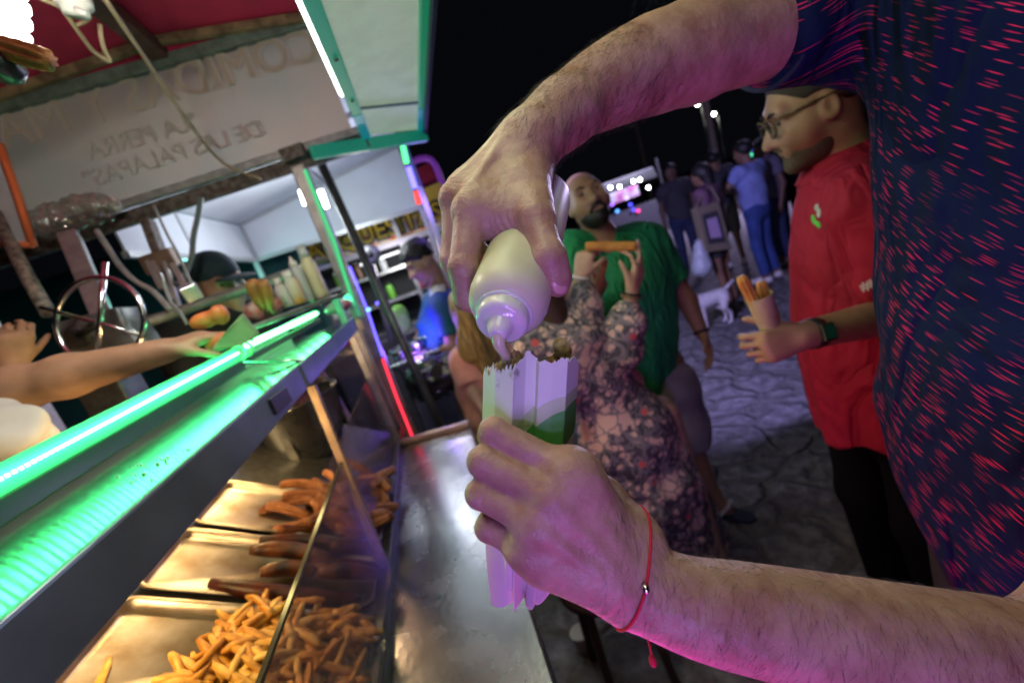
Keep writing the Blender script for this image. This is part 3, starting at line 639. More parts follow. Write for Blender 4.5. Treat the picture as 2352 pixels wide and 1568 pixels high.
box = put('junction_box', MB().box(GY(438, 672, 1.85), (.055, .05, .06), rotx(.3) @ rotz(.4)), mat('silver_box', (.5, .52, .55), .3, .8), None, .005, 'small silver box hanging on a cable by the cap', 'junction box')
# fried churro held in dark tongs, close to the bulb
V, Fc = churro(77, .10, .0115, .004); o = link('hanging_churro', V, Fc, mat('sugared', (.52, .20, .07), .6, col2=(.36, .12, .04), vscale=60, bump=.5, bscale=300), None, True, (0, 0, 0))
a, b = GD(-50, 96, .52), GD(86, 132, .52); dx = nrm(b - a); u, v, _ = frame(dx); orient(o, (a + b) / 2, np.stack([dx, u, v], 1)); tag(o, 'sugared churro piece sticking out beneath the white bulb', 'churro')
mb = MB().lathe([(0, .004), (.1, .016), (.5, .024), (.9, .020), (1, .006)], GD(-24, 172, .53), GD(22, 128, .53), 16); put('tongs', mb, mat('tongs_dark', (.03, .045, .05), .35, .4, var=.3, bump=.2), None, label='dark tongs tip gripping the churro under the bulb', cat='tongs')
tg_ = bpy.data.objects['tongs']; q_ = GD(-24, 172, .53); put('string', MB().tube([q_, (q_[0] - .02, q_[1], pk[2] - .1)], .0015, 5), wire_tan, tg_)
# plastic bag and egg shaped lamp lying on the beam
def crump(seed, amp):
    r = np.random.default_rng(seed); D = r.normal(size=(14, 3)); D /= np.linalg.norm(D, axis=1)[:, None]; ph = r.uniform(0, 6, 14); fr = r.uniform(40, 110, 14)
    def fn(P, N): return N * (amp * np.abs(np.sin(P @ (D * fr[:, None]).T + ph)).mean(1) - amp * .5)[:, None] * 3
    return fn
blob('plastic_bag', [El(GY(175, 490, 1.98), (.11, .045, .042), k=.04), El(GY(115, 510, 1.98), (.07, .045, .035), k=.04), El(GY(215, 480, 1.98), (.06, .04, .03), k=.04)], .007, glass('bag_film', (.90, .88, .86), .5, .06, .16, (.42, .38, .35)), None, crump(3, .024), 'crumpled shiny plastic bag lying on the rusty beam', 'plastic bag')
put('small_bulb', MB().lathe([(0, .006), (.1, .022), (.5, .03), (.8, .018), (1, .016)], GY(275, 467, 2.0), GY(248, 476, 2.0), 16), white_plastic, None, label='white unlit bulb lying on the beam beside the plastic bag', cat='bulb')
# machine with a wheel
mac = thing('dough_press', 'grey steel press with big round wheel handle', 'press machine', GD(230, 850, 1.3))
D1 = 1.32
def gd(x, y, d=0): return GD(x, y, D1 + d)
R0 = np.eye(3)
put('body', MB().prism([gd(115, 745), gd(262, 705), gd(350, 840), gd(180, 880)], GD(0, 0, 1.0) * 0 + np.array([-.05, .22, 0])), mat('press_body', (.26, .28, .28), .45, .7, var=.2, bump=.05), mac, .006)
put('stand', MB().beam(gd(240, 860, .10), gd(240, 860, .10) * (1, 1, 0), .12, .12), steel_dark, mac, .005)
put('hub_plate', MB().ell(gd(178, 772, -.01), (.035, .012, .035)), steel_dark, mac)
cw = gd(230, 738, -.10); r_ = .118; uu = nrm(gd(330, 745) - gd(130, 730)); vv = nrm(gd(232, 640) - gd(230, 840)); vv = nrm(vv - uu * (uu @ vv))
put('wheel', MB().tube([cw + r_ * (math.cos(a) * uu + math.sin(a) * vv) for a in np.linspace(0, 2 * PI, 48, endpoint=False)], .0075, 10, closed=True), mat('chrome', (.7, .7, .72), .18, 1.0, var=.2, vscale=60), mac)
put('spoke', MB().tube([cw - uu * r_ * 1.35 - vv * -.025, cw + uu * r_ * 1.03 - vv * .03], .0065).tube([cw + vv * r_ * 1.35, cw - vv * r_ * 1.1], .0075), mat('chrome', (.7, .7, .72), .18, 1.0), mac)
put('shaft', MB().tube([cw, gd(178, 772, 0)], .012), steel_dark, mac)
put('column', MB().beam(gd(158, 540, .25), gd(275, 815, .10), .055, .05), mat('column_grey', (.36, .36, .37), .4, .6, var=.15), mac, .005)
put('steel_pipe', MB().tube([GD(-12, 490, 1.5), GD(65, 640, 1.4), GD(112, 720, 1.36)], .019, 10), mat('pipe_scabby', (.10, .09, .09), .6, .3, col2=(.38, .35, .28), vscale=55, bump=.4, bscale=80), None, label='dark peeling pipe rising at the left edge', cat='pipe')
arm = thing('bracket_arm', 'hinged metal bracket arm hanging from the beam beside cables', 'bracket', GY(370, 600, 1.95))
put('upper_bar', MB().beam(GY(338, 505, 1.98), GY(370, 590, 1.95), .055, .03), rust, arm, .004)
put('plate', MB().box(GY(368, 600, 1.95), (.11, .05, .07), rotx(.1)), mat('bracket_brown', (.18, .11, .08), .6, .4, var=.3), arm, .004)
for a, b in (((340, 600), (372, 665)), ((378, 600), (418, 725)), ((352, 600), (395, 690)), ((395, 605), (430, 668))): put('rod', MB().beam(GY(*a, 1.93), GY(*b, 1.88), .02, .014), mat('rod_grey', (.42, .41, .40), .4, .6), arm, .002)
put('rail_pipe', MB().tube([GY(225, 775, 1.62), GY(400, 720, 1.8), GY(600, 650, 2.0), GY(765, 592, 2.1)], .019, 10), mat('pipe_dull', (.24, .23, .22), .5, .5, var=.2), None, label='dull horizontal pipe running behind the shelf to the far post', cat='pipe')
# fried bananas on a stick, jars and bottles at the back
ban2 = thing('banana_skewer', 'two fried bananas on a stick standing behind the shelf', 'skewer', GY(622, 715, 1.62))
put('stick', MB().tube([GY(628, 722, 1.62), GY(604, 668, 1.62)], .004), wood, ban2)
bmat = mat('banana_fried', (.46, .22, .06), .45, col2=(.25, .10, .02), vscale=18, bump=.2, bscale=80)
for dx in (-11, 11): put('banana', MB().tube(smooth([GY(592 + dx - 6, 642, 1.62), GY(598 + dx, 668, 1.62), GY(612 + dx * .6, 712, 1.62)], 6), [.008, .017, .021, .023, .024, .024, .024, .024, .023, .021, .017, .012, .006], 12), bmat, ban2)
def jar(px, py, y, h, r, m, lidm, lab, name='sauce_bottle', cat='bottle', tip=False):
    b = GY(px, py, y); t = thing(name, lab, cat, b, 'bottles and jars behind the shelf')
    put('body', MB().lathe([(0, r * .9), (.05, r), (.8, r), (.92, r * .75), (1, r * .6)], b, b + (0, 0, h), 16), m, t)
    put('cap', MB().lathe([(0, r * .7), (.4, r * .66), (.5, r * .4 if tip else r * .62), (1, r * .12 if tip else r * .6)], b + (0, 0, h * .98), b + (0, 0, h * 1.25), 12), lidm, t)
clear = mat('clear_plastic', (.45, .5, .5), .2, trans=0, coat=.4); mayo = mat('mayo_bottle', (.62, .55, .36), .35); yel = mat('yellow_label', (.70, .42, .08), .4, col2=(.6, .6, .55), vscale=14)
whitep = mat('white_pack', (.6, .6, .58), .5)
jar(664, 705, 1.75, .085, .022, whitep, white_plastic, 'short white jar beside the fried bananas')
jar(690, 698, 1.78, .10, .026, yel, white_plastic, 'jar with yellow label between white jar and clear bottle')
jar(712, 692, 1.82, .14, .022, clear, white_plastic, 'clear squeeze bottle with pointed tip', tip=True)
jar(742, 684, 1.86, .165, .028, mayo, clear, 'tall cream filled bottle nearest the far post')
jar(725, 690, 1.95, .12, .022, mat('green_bottle', (.12, .25, .12), .3), white_plastic, 'dark green bottle half hidden behind the clear ones')
j0, j1 = GY(664, 705, 1.75), GY(742, 684, 1.86); jd = nrm((j1 - j0) * (1, 1, 0)); jz = min(j0[2], j1[2]) - .012; sa, sb = np.array([*(j0 - jd * .22)[:2], jz]), np.array([*(j1 + jd * .05)[:2], jz])
bs = thing('back_shelf', 'narrow dull shelf carrying bottles and jars behind the green tube', 'shelf', (sa + sb) / 2 * (1, 1, 0)); put('board', MB().beam(sa, sb, .15, .016, up=(0, 0, 1)), steel_dull, bs, .003)
for q_ in (sa, sb): put('leg', MB().beam(q_ - (0, 0, .008), q_ * (1, 1, 0), .025), steel_dull, bs)
blob('candy_bag', [El(GY(610, 710, 1.72), (.06, .03, .035)), El(GY(585, 716, 1.72), (.03, .03, .03))], .006, mat('pink_white_pack', (.62, .5, .48), .3, col2=(.6, .12, .1), vscale=30), None, crump(5, .006), 'crumpled white and red packet behind the bananas', 'packet')
blob('pink_packet', [El(GY(772, 706, 2.0), (.045, .03, .025)), El(GY(795, 700, 2.0), (.025, .025, .02))], .006, mat('pink_pack', (.55, .08, .22), .3, col2=(.6, .5, .55), vscale=22), None, crump(6, .006), 'pink packet lying by the foot of the far post', 'packet')
# ================================================================== people: skeletons, hands
SK = {}
def skin(name, col, hairy=False):
    if name in _M: return _M[name]
    m = mat(name, col, .46, var=.10, vscale=26, spec=.35, bump=.10, bscale=420, detail=6); return m
def hand_prims(w, d, n, thumb, s=1.0, curl=.5, spread=.15, tcurl=.4, k=.008):
    d = nrm(d); n = nrm(np.asarray(n) - d * (np.asarray(n) @ d)); l = nrm(thumb - d * (np.asarray(thumb) @ d)); l = nrm(l - n * (l @ n)); w = np.asarray(w, float)
    P = [El(w + d * .045 * s, np.array([.048, .036, .014]) * s, np.stack([d, l, n], 1), k=.02 * s)]
    if np.isscalar(curl): curl = (curl * .9, curl, curl * 1.05, curl * 1.1)
    for i, (o, L, rr) in enumerate(((.029, .043, .0088), (.010, .047, .0090), (-.010, .043, .0085), (-.027, .034, .0075))):
        a = w + d * (.084 - abs(i - 1) * .004) * s + l * o * s; ang = 0; P.append(C(w + d * .02 * s + l * o * .6 * s, a, .012 * s, .0105 * s, k=.012 * s))
        dd = nrm(d + l * spread * (1.2 - i) * .55)
        for q, f in enumerate((1, .62, .5)):
            ang += curl[i] * (1, 1.15, .7)[q]; v = math.cos(ang) * dd + math.sin(ang) * n; b = a + v * L * f * s
            P.append(C(a, b, rr * s * (1 - .08 * q), rr * s * (.93 - .1 * q), k=.0025 * s if q else .005 * s)); a = b
    a = w + d * .018 * s + l * .022 * s + n * .004 * s; v1 = nrm(d * .75 + l * .62 + n * .25); b = a + v1 * .042 * s
    P.append(C(a, b, .0145 * s, .011 * s, k=.014 * s)); v2 = nrm(v1 + n * tcurl + d * tcurl * .6); c = b + v2 * .030 * s; P.append(C(b, c, .0105 * s, .0095 * s, k=.003)); v3 = nrm(v2 + n * tcurl * .6 + d * .2); P.append(C(c, c + v3 * .02 * s, .0095 * s, .0075 * s, k=.003))
    return P
class Fig:
    """a figure's joints in world space, from which body and clothing prims are grown"""
    def __init__(s, x, y, yaw, h, lean=(0, 0), build=1.0, **ov):
        s.s = h / 1.75; s.b = build; s.fw = np.array([math.cos(yaw), math.sin(yaw), 0]); s.rt = np.array([math.sin(yaw), -math.cos(yaw), 0]); s.o = np.array([x, y, 0.0])
        J = dict(pelvis=(0, 0, .95), waist=(0, .01, 1.08), chest=(0, .01, 1.30), neck=(0, -.01, 1.47), head=(0, .03, 1.63),
                 l_sh=(-.18, 0, 1.42), r_sh=(.18, 0, 1.42), l_el=(-.24, -.03, 1.13), r_el=(.24, -.03, 1.13), l_wr=(-.25, .05, .87), r_wr=(.25, .05, .87),
                 l_hip=(-.09, 0, .93), r_hip=(.09, 0, .93), l_kn=(-.10, .03, .50), r_kn=(.10, .03, .50), l_an=(-.11, -.02, .09), r_an=(.11, -.02, .09), l_toe=(-.135, .14, .03), r_toe=(.135, .14, .03))
        s.J = {}
        for k, (r, f, z) in J.items(): s.J[k] = s.o + (s.rt * r + s.fw * f) * s.s + np.array([0, 0, z * s.s]) + (s.rt * lean[0] + s.fw * lean[1]) * max(0, z - .9) * s.s
        for k, v in ov.items(): s.J[k] = np.asarray(v, float)
        s.hf = s.fw; s.hu = np.array([0, 0, 1.0])
    def face(s, f, u=(0, 0, 1)): s.hf = nrm(f); u = np.asarray(u, float); s.hu = nrm(u - s.hf * (u @ s.hf)); return s
    def hp(s, r, f, u):                                            # a place on the head: right, forward, up
        return s.J['head'] + (np.cross(s.hf, s.hu) * r + s.hf * f + s.hu * u) * s.s
    def HR(s): return np.stack([np.cross(s.hf, s.hu), s.hf, s.hu], 1)
    def head(s, detail=True):
        q = s.s; R = s.HR(); J = s.J
        P = [El(s.hp(0, -.012, .03), np.array([.077, .097, .088]) * q, R, k=.02), El(s.hp(0, .022, -.045), np.array([.060, .068, .072]) * q, R, k=.05 * q),
             C(J['neck'] - s.hu * .01, s.hp(0, -.025, -.06), .060 * q * (.9 + .1 * s.b), .056 * q, k=.03)]
        if detail:
            P += [C(s.hp(0, .088, .012), s.hp(0, .112, -.030), .008 * q, .0135 * q, k=.012 * q), C(s.hp(-.013, .096, -.033), s.hp(.013, .096, -.033), .009 * q, k=.008 * q),
                  C(s.hp(-.045, .074, .032), s.hp(.045, .074, .032), .013 * q, k=.02 * q), C(s.hp(-.02, .084, -.060), s.hp(.02, .084, -.060), .0085 * q, k=.008 * q), C(s.hp(-.017, .081, -.072), s.hp(.017, .081, -.072), .0075 * q, k=.010 * q),
                  El(s.hp(0, .074, -.100), np.array([.026, .022, .018]) * q, R, k=.02 * q)]
            for a in (-1, 1):
                P += [El(s.hp(.077 * a, -.008, -.008), np.array([.011, .020, .032]) * q, R, k=.006), C(s.hp(.044 * a, .066, -.026), s.hp(.052 * a, .05, -.03), .018 * q, k=.05 * q)]
                P += [Sub(El(s.hp(.032 * a, .098, .010), np.array([.019, .02, .012]) * q, R), .012 * q)]
                P += [Sub(El(s.hp(.086 * a, -.006, -.006), np.array([.006, .010, .016]) * q, R), .006 * q)]
        return P
    def torso(s, inf=0.0, k=.05):
        J, q, b = s.J, s.s, s.b; fw = s.fw; rt = nrm(J['r_sh'] - J['l_sh']); up = nrm(J['neck'] - J['pelvis']); f2 = np.cross(up, rt); f2 = nrm(f2); R = np.stack([rt, f2, up], 1)
        return [El(J['chest'], np.array([.165 * b, .115 * b, .20]) * q + inf, R, k=k), El(J['waist'], np.array([.150 * b, .110 * b, .19]) * q + inf, R, k=k), El(J['pelvis'], np.array([.165 * b, .120 * b, .14]) * q + inf, R, k=k),
                C(J['l_sh'], J['r_sh'], .062 * q + inf, k=k), C(J['chest'] + up * .1 * q, along(J['chest'] + up * .1 * q, J['neck'], .55 if inf > 0 else 1), .08 * q + inf, (.066 if inf > 0 else .062) * q + inf, k=k)]
    def shirt(s, inf=.02, wide=1.0):
        J, q, b = s.J, s.s, s.b; rt = nrm(J['r_sh'] - J['l_sh']); up = nrm(J['neck'] - J['pelvis']); f2 = nrm(np.cross(up, rt)); R = np.stack([rt, f2, up], 1); c = (J['chest'] + J['pelvis']) / 2; L = np.linalg.norm(J['chest'] - J['pelvis']) / 2 + .20 * q
        return [El(c, np.array([.172 * b * wide * q + inf, .128 * b * wide * q + inf, L]), R, k=.08), El(J['chest'], np.array([.160 * b, .110 * b, .17]) * q + inf, R, k=.08), C(J['l_sh'], J['r_sh'], .060 * q + inf, k=.06), C(J['chest'] + up * .08 * q, along(J['chest'], J['neck'], .72), .08 * q + inf, .064 * q + inf, k=.05)]
    def limb(s, a, b, c, ra, rb, rc, inf=0, k=.02):
        J, q = s.J, s.s; return [C(J[a], J[b], ra * q + inf, rb * q + inf, k=k), C(J[b], J[c], rb * 1.03 * q + inf, rc * q + inf, k=k)]
    def arm(s, e, b=1): return s.limb(e + '_sh', e + '_el', e + '_wr', .052 * b, .040 * b, .027 * b, 0, .02)
    def leg(s, e, b=1): return s.limb(e + '_hip', e + '_kn', e + '_an', .083 * b, .052 * b, .036 * b, 0, .03)
    def foot(s, e): J, q = s.J, s.s; t = J[e + '_toe']; return [C(J[e + '_an'], J[e + '_an'] + (t - J[e + '_an']) * .25 - (0, 0, .02 * q), .036 * q, .036 * q, k=.02), C(J[e + '_an'] * (1, 1, 0) + np.array([0, 0, .035 * q]), t, .034 * q, .028 * q, k=.03)]
    def sleeve(s, e, f=.55, inf=.014, k=.03): J = s.J; return [Fl(J[e + '_sh'], J[e + '_sh'] + (J[e + '_el'] - J[e + '_sh']) * f, .062 * s.s + inf, .054 * s.s + inf, k=k)]
    def trouser(s, e, f=2.0, inf=.012, k=.03):
        J, q = s.J, s.s
        if f <= 1: return [Fl(J[e + '_hip'], along(J[e + '_hip'], J[e + '_kn'], f), .088 * q + inf, .07 * q + inf, k=k)]
        return [C(J[e + '_hip'], J[e + '_kn'], .088 * q + inf, .058 * q + inf, k=k), Fl(J[e + '_kn'], along(J[e + '_kn'], J[e + '_an'], f - 1), .058 * q + inf, .052 * q + inf, k=k)]
    def hand(s, e, d=None, n=None, thumb=None, curl=.45, sc=None, **kw):
        J = s.J; d = nrm(J[e + '_wr'] - J[e + '_el']) if d is None else nrm(d); n = (-s.rt if e == 'r' else s.rt) if n is None else n; thumb = s.fw if thumb is None else thumb
        return hand_prims(J[e + '_wr'], d, n, thumb, sc or s.s, curl, **kw)
def strands(P, N, sel, n, dirf, L, r, seed=1, lift=.5):
    """fine tapered hairs growing out of a skin surface"""
    g = np.random.default_rng(seed); idx = g.choice(np.nonzero(sel)[0], n); B = P[idx] + g.normal(0, .0006, (n, 3)); nn = N[idx]; dd = dirf(B); dd = dd - nn * (dd * nn).sum(1)[:, None]; dd /= np.linalg.norm(dd, axis=1)[:, None] + 1e-9
    sd = np.cross(nn, dd); dd = dd + sd * g.normal(0, .45, n)[:, None]; ln = L * g.uniform(.45, 1.25, n); lf = lift * g.uniform(.5, 1.5, n)
    V = []; m = 4
    for j in range(m):
        t = j / (m - 1); c = B + dd * (ln * t)[:, None] + nn * (ln * lf * (t - .75 * t * t))[:, None] + np.array([0, 0, -1]) * (ln * .15 * t * t)[:, None]; rr = r * (1 - .8 * t)
        for k in range(3): a = 2 * PI * k / 3; V.append(c + rr * (math.cos(a) * nn + math.sin(a) * sd))
    V = np.stack(V, 1); F1 = []
    for j in range(m - 1):
        for k in range(3): q = (k + 1) % 3; F1.append((j * 3 + k, j * 3 + q, j * 3 + 3 + q, j * 3 + 3 + k))
    F1 = np.array(F1); Fc = (np.arange(n)[:, None, None] * (3 * m) + F1[None]).reshape(-1, 4); return V.reshape(-1, 3), Fc

# ================================================================== the man pouring sauce (close to the camera)
me_ = thing('person', 'man in navy shirt with pink streaks pouring sauce over a paper wrapped snack', 'person', (.66, .34, 0))
def skin_close():
    m = bpy.data.materials.new('skin_pouring'); m.use_nodes = True; n = m.node_tree; b = n.nodes['Principled BSDF']; tc = n.nodes.new('ShaderNodeTexCoord')
    def nz(sc, det=4, ro=.6): q = n.nodes.new('ShaderNodeTexNoise'); q.inputs['Scale'].default_value = sc; q.inputs['Detail'].default_value = det; q.inputs['Roughness'].default_value = ro; n.links.new(tc.outputs['Object'], q.inputs['Vector']); return q.outputs[0]
    r = n.nodes.new('ShaderNodeValToRGB'); n.links.new(nz(32, 6), r.inputs[0]); e = r.color_ramp.elements; e[0].position = .34; e[0].color = (.35, .185, .125, 1); e[1].position = .66; e[1].color = (.50, .315, .225, 1); x = e.new(.5); x.color = (.43, .26, .18, 1)
    n.links.new(r.outputs[0], b.inputs['Base Color']); b.inputs['Roughness'].default_value = .42; b.inputs['Specular IOR Level'].default_value = .42
    v = n.nodes.new('ShaderNodeTexVoronoi'); v.feature = 'DISTANCE_TO_EDGE'; v.inputs['Scale'].default_value = 420; n.links.new(tc.outputs['Object'], v.inputs['Vector'])
    a = n.nodes.new('ShaderNodeMath'); a.operation = 'MULTIPLY_ADD'; a.inputs[1].default_value = .55; n.links.new(v.outputs[0], a.inputs[0]); n.links.new(nz(130, 5), a.inputs[2])
    p = n.nodes.new('ShaderNodeBump'); p.inputs['Strength'].default_value = .40; p.inputs['Distance'].default_value = .0018; n.links.new(a.outputs[0], p.inputs['Height'])
    p2 = n.nodes.new('ShaderNodeBump'); p2.inputs['Strength'].default_value = .5; p2.inputs['Distance'].default_value = .006; n.links.new(nz(48, 2), p2.inputs['Height']); n.links.new(p.outputs[0], p2.inputs['Normal']); n.links.new(p2.outputs[0], b.inputs['Normal'])
    _M['skin_pouring'] = m; return m
sk_fg = skin_close()
def creases(spots):
    # fine folds of skin across a joint: place, direction of the finger, side that wrinkles, reach, depth
    def fn(P, N):
        o = np.zeros(len(P))
        for c, ax, nn, rad, amp, wl in spots:
            q = P - c; t = q @ nrm(ax); d2 = (q * q).sum(1); o -= amp * np.exp(-d2 / rad ** 2) * np.clip((N @ nrm(nn)) * 1.4 - .2, 0, 1) * (.5 + .5 * np.cos(2 * PI * t / wl + 1.2 * np.sin((P @ np.array([300., 200, -250])))))
        return N * o[:, None]
    return fn
# --- right hand and arm (upper), gripping the bottle
Wr = GD(1214, 326, .405)
def K(*a, **k): return C(*a, **k)
iM, iP, iD, iT = GD(1082, 490, .350), GD(1064, 616, .337), GD(1072, 684, .350), GD(1112, 705, .378)
mM, mP, mD, mT = GD(1050, 462, .376), GD(1040, 596, .372), GD(1078, 672, .392), GD(1135, 690, .408)
rM, rP, rD, rT = GD(1062, 440, .400), GD(1050, 560, .402), GD(1092, 636, .420), GD(1150, 660, .428)
qM, qP, qD, qT = GD(1085, 420, .420), GD(1070, 515, .425), GD(1105, 580, .440), GD(1155, 610, .444)
tC, tM, tI, tT = GD(1212, 400, .385), GD(1232, 505, .336), GD(1262, 592, .318), GD(1278, 648, .326)
nU = nrm(np.cross(iM - Wr, qM - Wr)); nU = nU if nU @ nrm(GD(900, 200, .2) - Wr) > 0 else -nU
lw = nrm(np.cross(nU, iM - Wr)); wA, wB = Wr + lw * .012, Wr - lw * .012
if np.linalg.norm(wA - iM) > np.linalg.norm(wB - iM): wA, wB = wB, wA
up = [K(wA, iM, .0195, .0135, k=.010), K(Wr, mM, .0200, .0140, k=.010), K(Wr, rM, .0195, .0132, k=.010), K(wB, qM, .0185, .0125, k=.012),
      K(along(Wr, iM, .86), along(Wr, mM, .86), .0110, .0112, k=.010), K(along(Wr, mM, .86), along(Wr, qM, .86), .0112, .0105, k=.010),
      K(Wr, tC, .0200, .0175, k=.02), K(tC, tM, .0185, .0140, k=.014), K(GD(1185, 432, .368), GD(1135, 500, .352), .0150, .0118, k=.014), K(along(tC, tM, .75), along(Wr, iM, .92), .0095, .0105, k=.012),
      K(along(tC, tM, .95), along(Wr, iM, .99), .0050, .0065, k=.010), K(GD(1112, 528, .351), GD(1150, 518, .350), .0085, .0085, k=.008), K(GD(1150, 518, .350), GD(1205, 528, .345), .0085, .0085, k=.008)]
for a in (iM, mM, rM, qM): up.append(El(a + nU * .0062, np.full(3, .0092), k=.009))
for a, r0 in ((iM, .0195), (mM, .0200), (rM, .0195)):
    up.append(K(along(Wr, a, .30) + nU * (.0175), along(Wr, a, .90) + nU * (.0135), .0026, .0026, k=.006))
for a, b, c, d, r in ((iM, iP, iD, iT, .0114), (mM, mP, mD, mT, .0106), (rM, rP, rD, rT, .0100), (qM, qP, qD, qT, .0090)):
    up += [K(a, along(a, b, .3), r * 1.16, r * 1.04, k=.005), K(along(a, b, .2), b, r * 1.05, r * .96, k=.0018), El(b, np.full(3, r * 1.04), k=.002), K(b, c, r * .96, r * .9, k=.0018), K(c, d, r * .93, r * .72, k=.003)]
up += [K(tM, tI, .0128, .0108, k=.006), El(tI, np.full(3, .0116), k=.006), K(tI, along(tI, tT, .7), .0108, .0112, k=.003), El(along(tI, tT, .75), np.array([.0105, .0125, .016]), np.stack([nrm(np.cross(tT - tI, (0, 0, 1))), nrm(np.cross(nrm(tT - tI), nrm(np.cross(tT - tI, (0, 0, 1))))), nrm(tT - tI)], 1), k=.006)]
El_ = GD(1592, 122, .50); fa1 = GD(1310, 248, .435); fa2 = GD(1400, 196, .455); fa3 = GD(1500, 152, .48); Sh = GD(2000, 18, .58)
def chain(pts, rad, n=6, k=.004):
    P = smooth(pts, n); r = np.interp(np.linspace(0, len(rad) - 1, len(P)), np.arange(len(rad)), rad); return [C(P[i], P[i + 1], r[i], r[i + 1], k=k) for i in range(len(P) - 1)]
up += chain([Wr, fa1, fa2, fa3, El_], [.0228, .0300, .0385, .0465, .0488]) + [K(GD(1216, 334, .395), GD(1300, 258, .42), .0185, .026, k=.02),
       K(El_, along(El_, Sh, .5), .0470, .049, k=.015), K(along(El_, Sh, .5), Sh, .049, .054, k=.02)]
# soft fold inside the elbow
up += [Sub(K(GD(1566, 60, .455), GD(1560, 205, .458), .0012, .0012), .006)]
tdir = tT - tI
hp1 = sdf_mesh(up, .0015, creases([(iP, iD - iM, nrm(iP - iM + iP - iD), .013, .0011, .0034), (tI, tT - tM, O - tI, .012, .0009, .0030), (iM + nU * .01, iP - Wr, nU, .012, .0007, .0038), (mM + nU * .01, mP - Wr, nU, .012, .0007, .0038), (GD(1175, 515, .345), lw, O - tM, .020, .0010, .0042), (Wr, El_ - Wr, nU, .022, .0006, .0046)]))
# --- left hand and arm (lower), holding the paper sleeve
W2 = GD(1462, 1344, .292)
IM, IP, ID, IT = GD(1308, 1086, .276), GD(1134, 992, .286), GD(1128, 1000, .318), GD(1185, 1010, .345)
MM, MP, MD, MT = GD(1266, 1138, .270), GD(1110, 1060, .280), GD(1108, 1062, .316), GD(1170, 1070, .345)
RM, RP, RD, RTp = GD(1228, 1196, .270), GD(1104, 1134, .280), GD(1106, 1132, .314), GD(1165, 1130, .343)
PM, PP, PD, PT = GD(1206, 1254, .276), GD(1122, 1212, .284), GD(1124, 1200, .312), GD(1170, 1190, .336)
TC, TM, TI, TT = GD(1440, 1240, .305), GD(1382, 1150, .322), GD(1330, 1085, .345), GD(1275, 1050, .362)
nL = nrm(np.cross(IM - W2, PM - W2)); nL = nL if nL @ (O - W2) > 0 else -nL
lv = nrm(np.cross(nL, IM - W2)); vA, vB = W2 + lv * .008, W2 - lv * .008
if np.linalg.norm(vA - IM) > np.linalg.norm(vB - IM): vA, vB = vB, vA
lo_ = [K(vA, IM, .0180, .0135, k=.010), K(W2, MM, .0190, .0138, k=.010), K(W2, RM, .0188, .0132, k=.010), K(vB, PM, .0178, .0125, k=.012), K(along(W2, IM, .90), along(W2, MM, .90), .0112, .0112, k=.010), K(along(W2, MM, .90), along(W2, PM, .90), .0112, .0108, k=.010), K(along(W2, PM, .30), along(W2, PM, .82) + (0, 0, -.005), .0195, .0150, k=.016),
       K(W2, TC, .0195, .0190, k=.016), K(TC, TM, .0195, .0155, k=.014), K(TM, IM, .0105, .0105, k=.016), K(along(TC, W2, .3), along(W2, IM, .95), .0165, .0120, k=.016),
       K(TM, TI, .0135, .0112, k=.008), K(TI, TT, .0112, .0088, k=.004)]
for a in (IM, MM, RM, PM): lo_.append(El(a + nL * .0052, np.full(3, .0094), k=.008))
for a, b, c, d, r in ((IM, IP, ID, IT, .0102), (MM, MP, MD, MT, .0106), (RM, RP, RD, RTp, .0100), (PM, PP, PD, PT, .0090)):
    lo_ += [K(a, along(a, b, .25), r * 1.16, r * 1.02, k=.005), K(along(a, b, .15), b, r * 1.02, r * .90, k=.0018), El(b, np.full(3, r * .97), k=.002), K(b, c, r * .9, r * .88, k=.0018), K(c, d, r * .93, r * .72, k=.003)]
for a in (IM, MM, RM, PM): lo_.append(K(along(W2, a, .32) + nL * .0165, along(W2, a, .93) + nL * .0125, .0026, .0026, k=.006))
Lf = [GD(1600, 1392, .292), GD(1750, 1422, .294), GD(2000, 1478, .304), GD(2300, 1530, .318)]; E2 = GD(2480, 1572, .33); S2 = np.array([.70, .15, 1.66])
lo_ += chain([W2] + Lf + [E2], [.0240, .0278, .0318, .0392, .0440, .046]) + [K(E2, along(E2, S2, .6), .046, .052, k=.02)]
hp2 = sdf_mesh(lo_, .0015, creases([(q, q - a, nL, .012, .0008, .0032) for q, a in ((IP, IM), (MP, MM), (RP, RM), (PP, PM))] + [(a + nL * .012, a - W2, nL, .011, .0005, .0036) for a in (IM, MM, RM)] + [(W2, Lf[0] - W2, nL, .030, .0007, .0060)]))
# --- trunk, head and legs of the same body
fg = Fig(.68, .34, PI, 1.98, build=1.05, r_sh=along(El_, Sh, .9), l_sh=S2)
fg.J['r_el'] = along(El_, Sh, .35); fg.J['l_el'] = along(E2, S2, .4); fg.J['head'] = np.array([.64, .36, 2.02]); fg.J['neck'] = np.array([.68, .35, 1.78])
bodyp = fg.torso(-.06) + [C(fg.J['r_sh'], fg.J['r_el'], .05, .045), C(fg.J['l_sh'], fg.J['l_el'], .05, .045)] + fg.head() + fg.leg('l') + fg.leg('r') + fg.foot('l') + fg.foot('r')
hp3 = sdf_mesh(bodyp, .009)
off = 0; VV = []; QQ = []
for P_, Q_ in (hp1, hp2, hp3): VV.append(P_); QQ.append(Q_ + off); off += len(P_)
link('body', np.concatenate(VV), np.concatenate(QQ), sk_fg, me_, True)
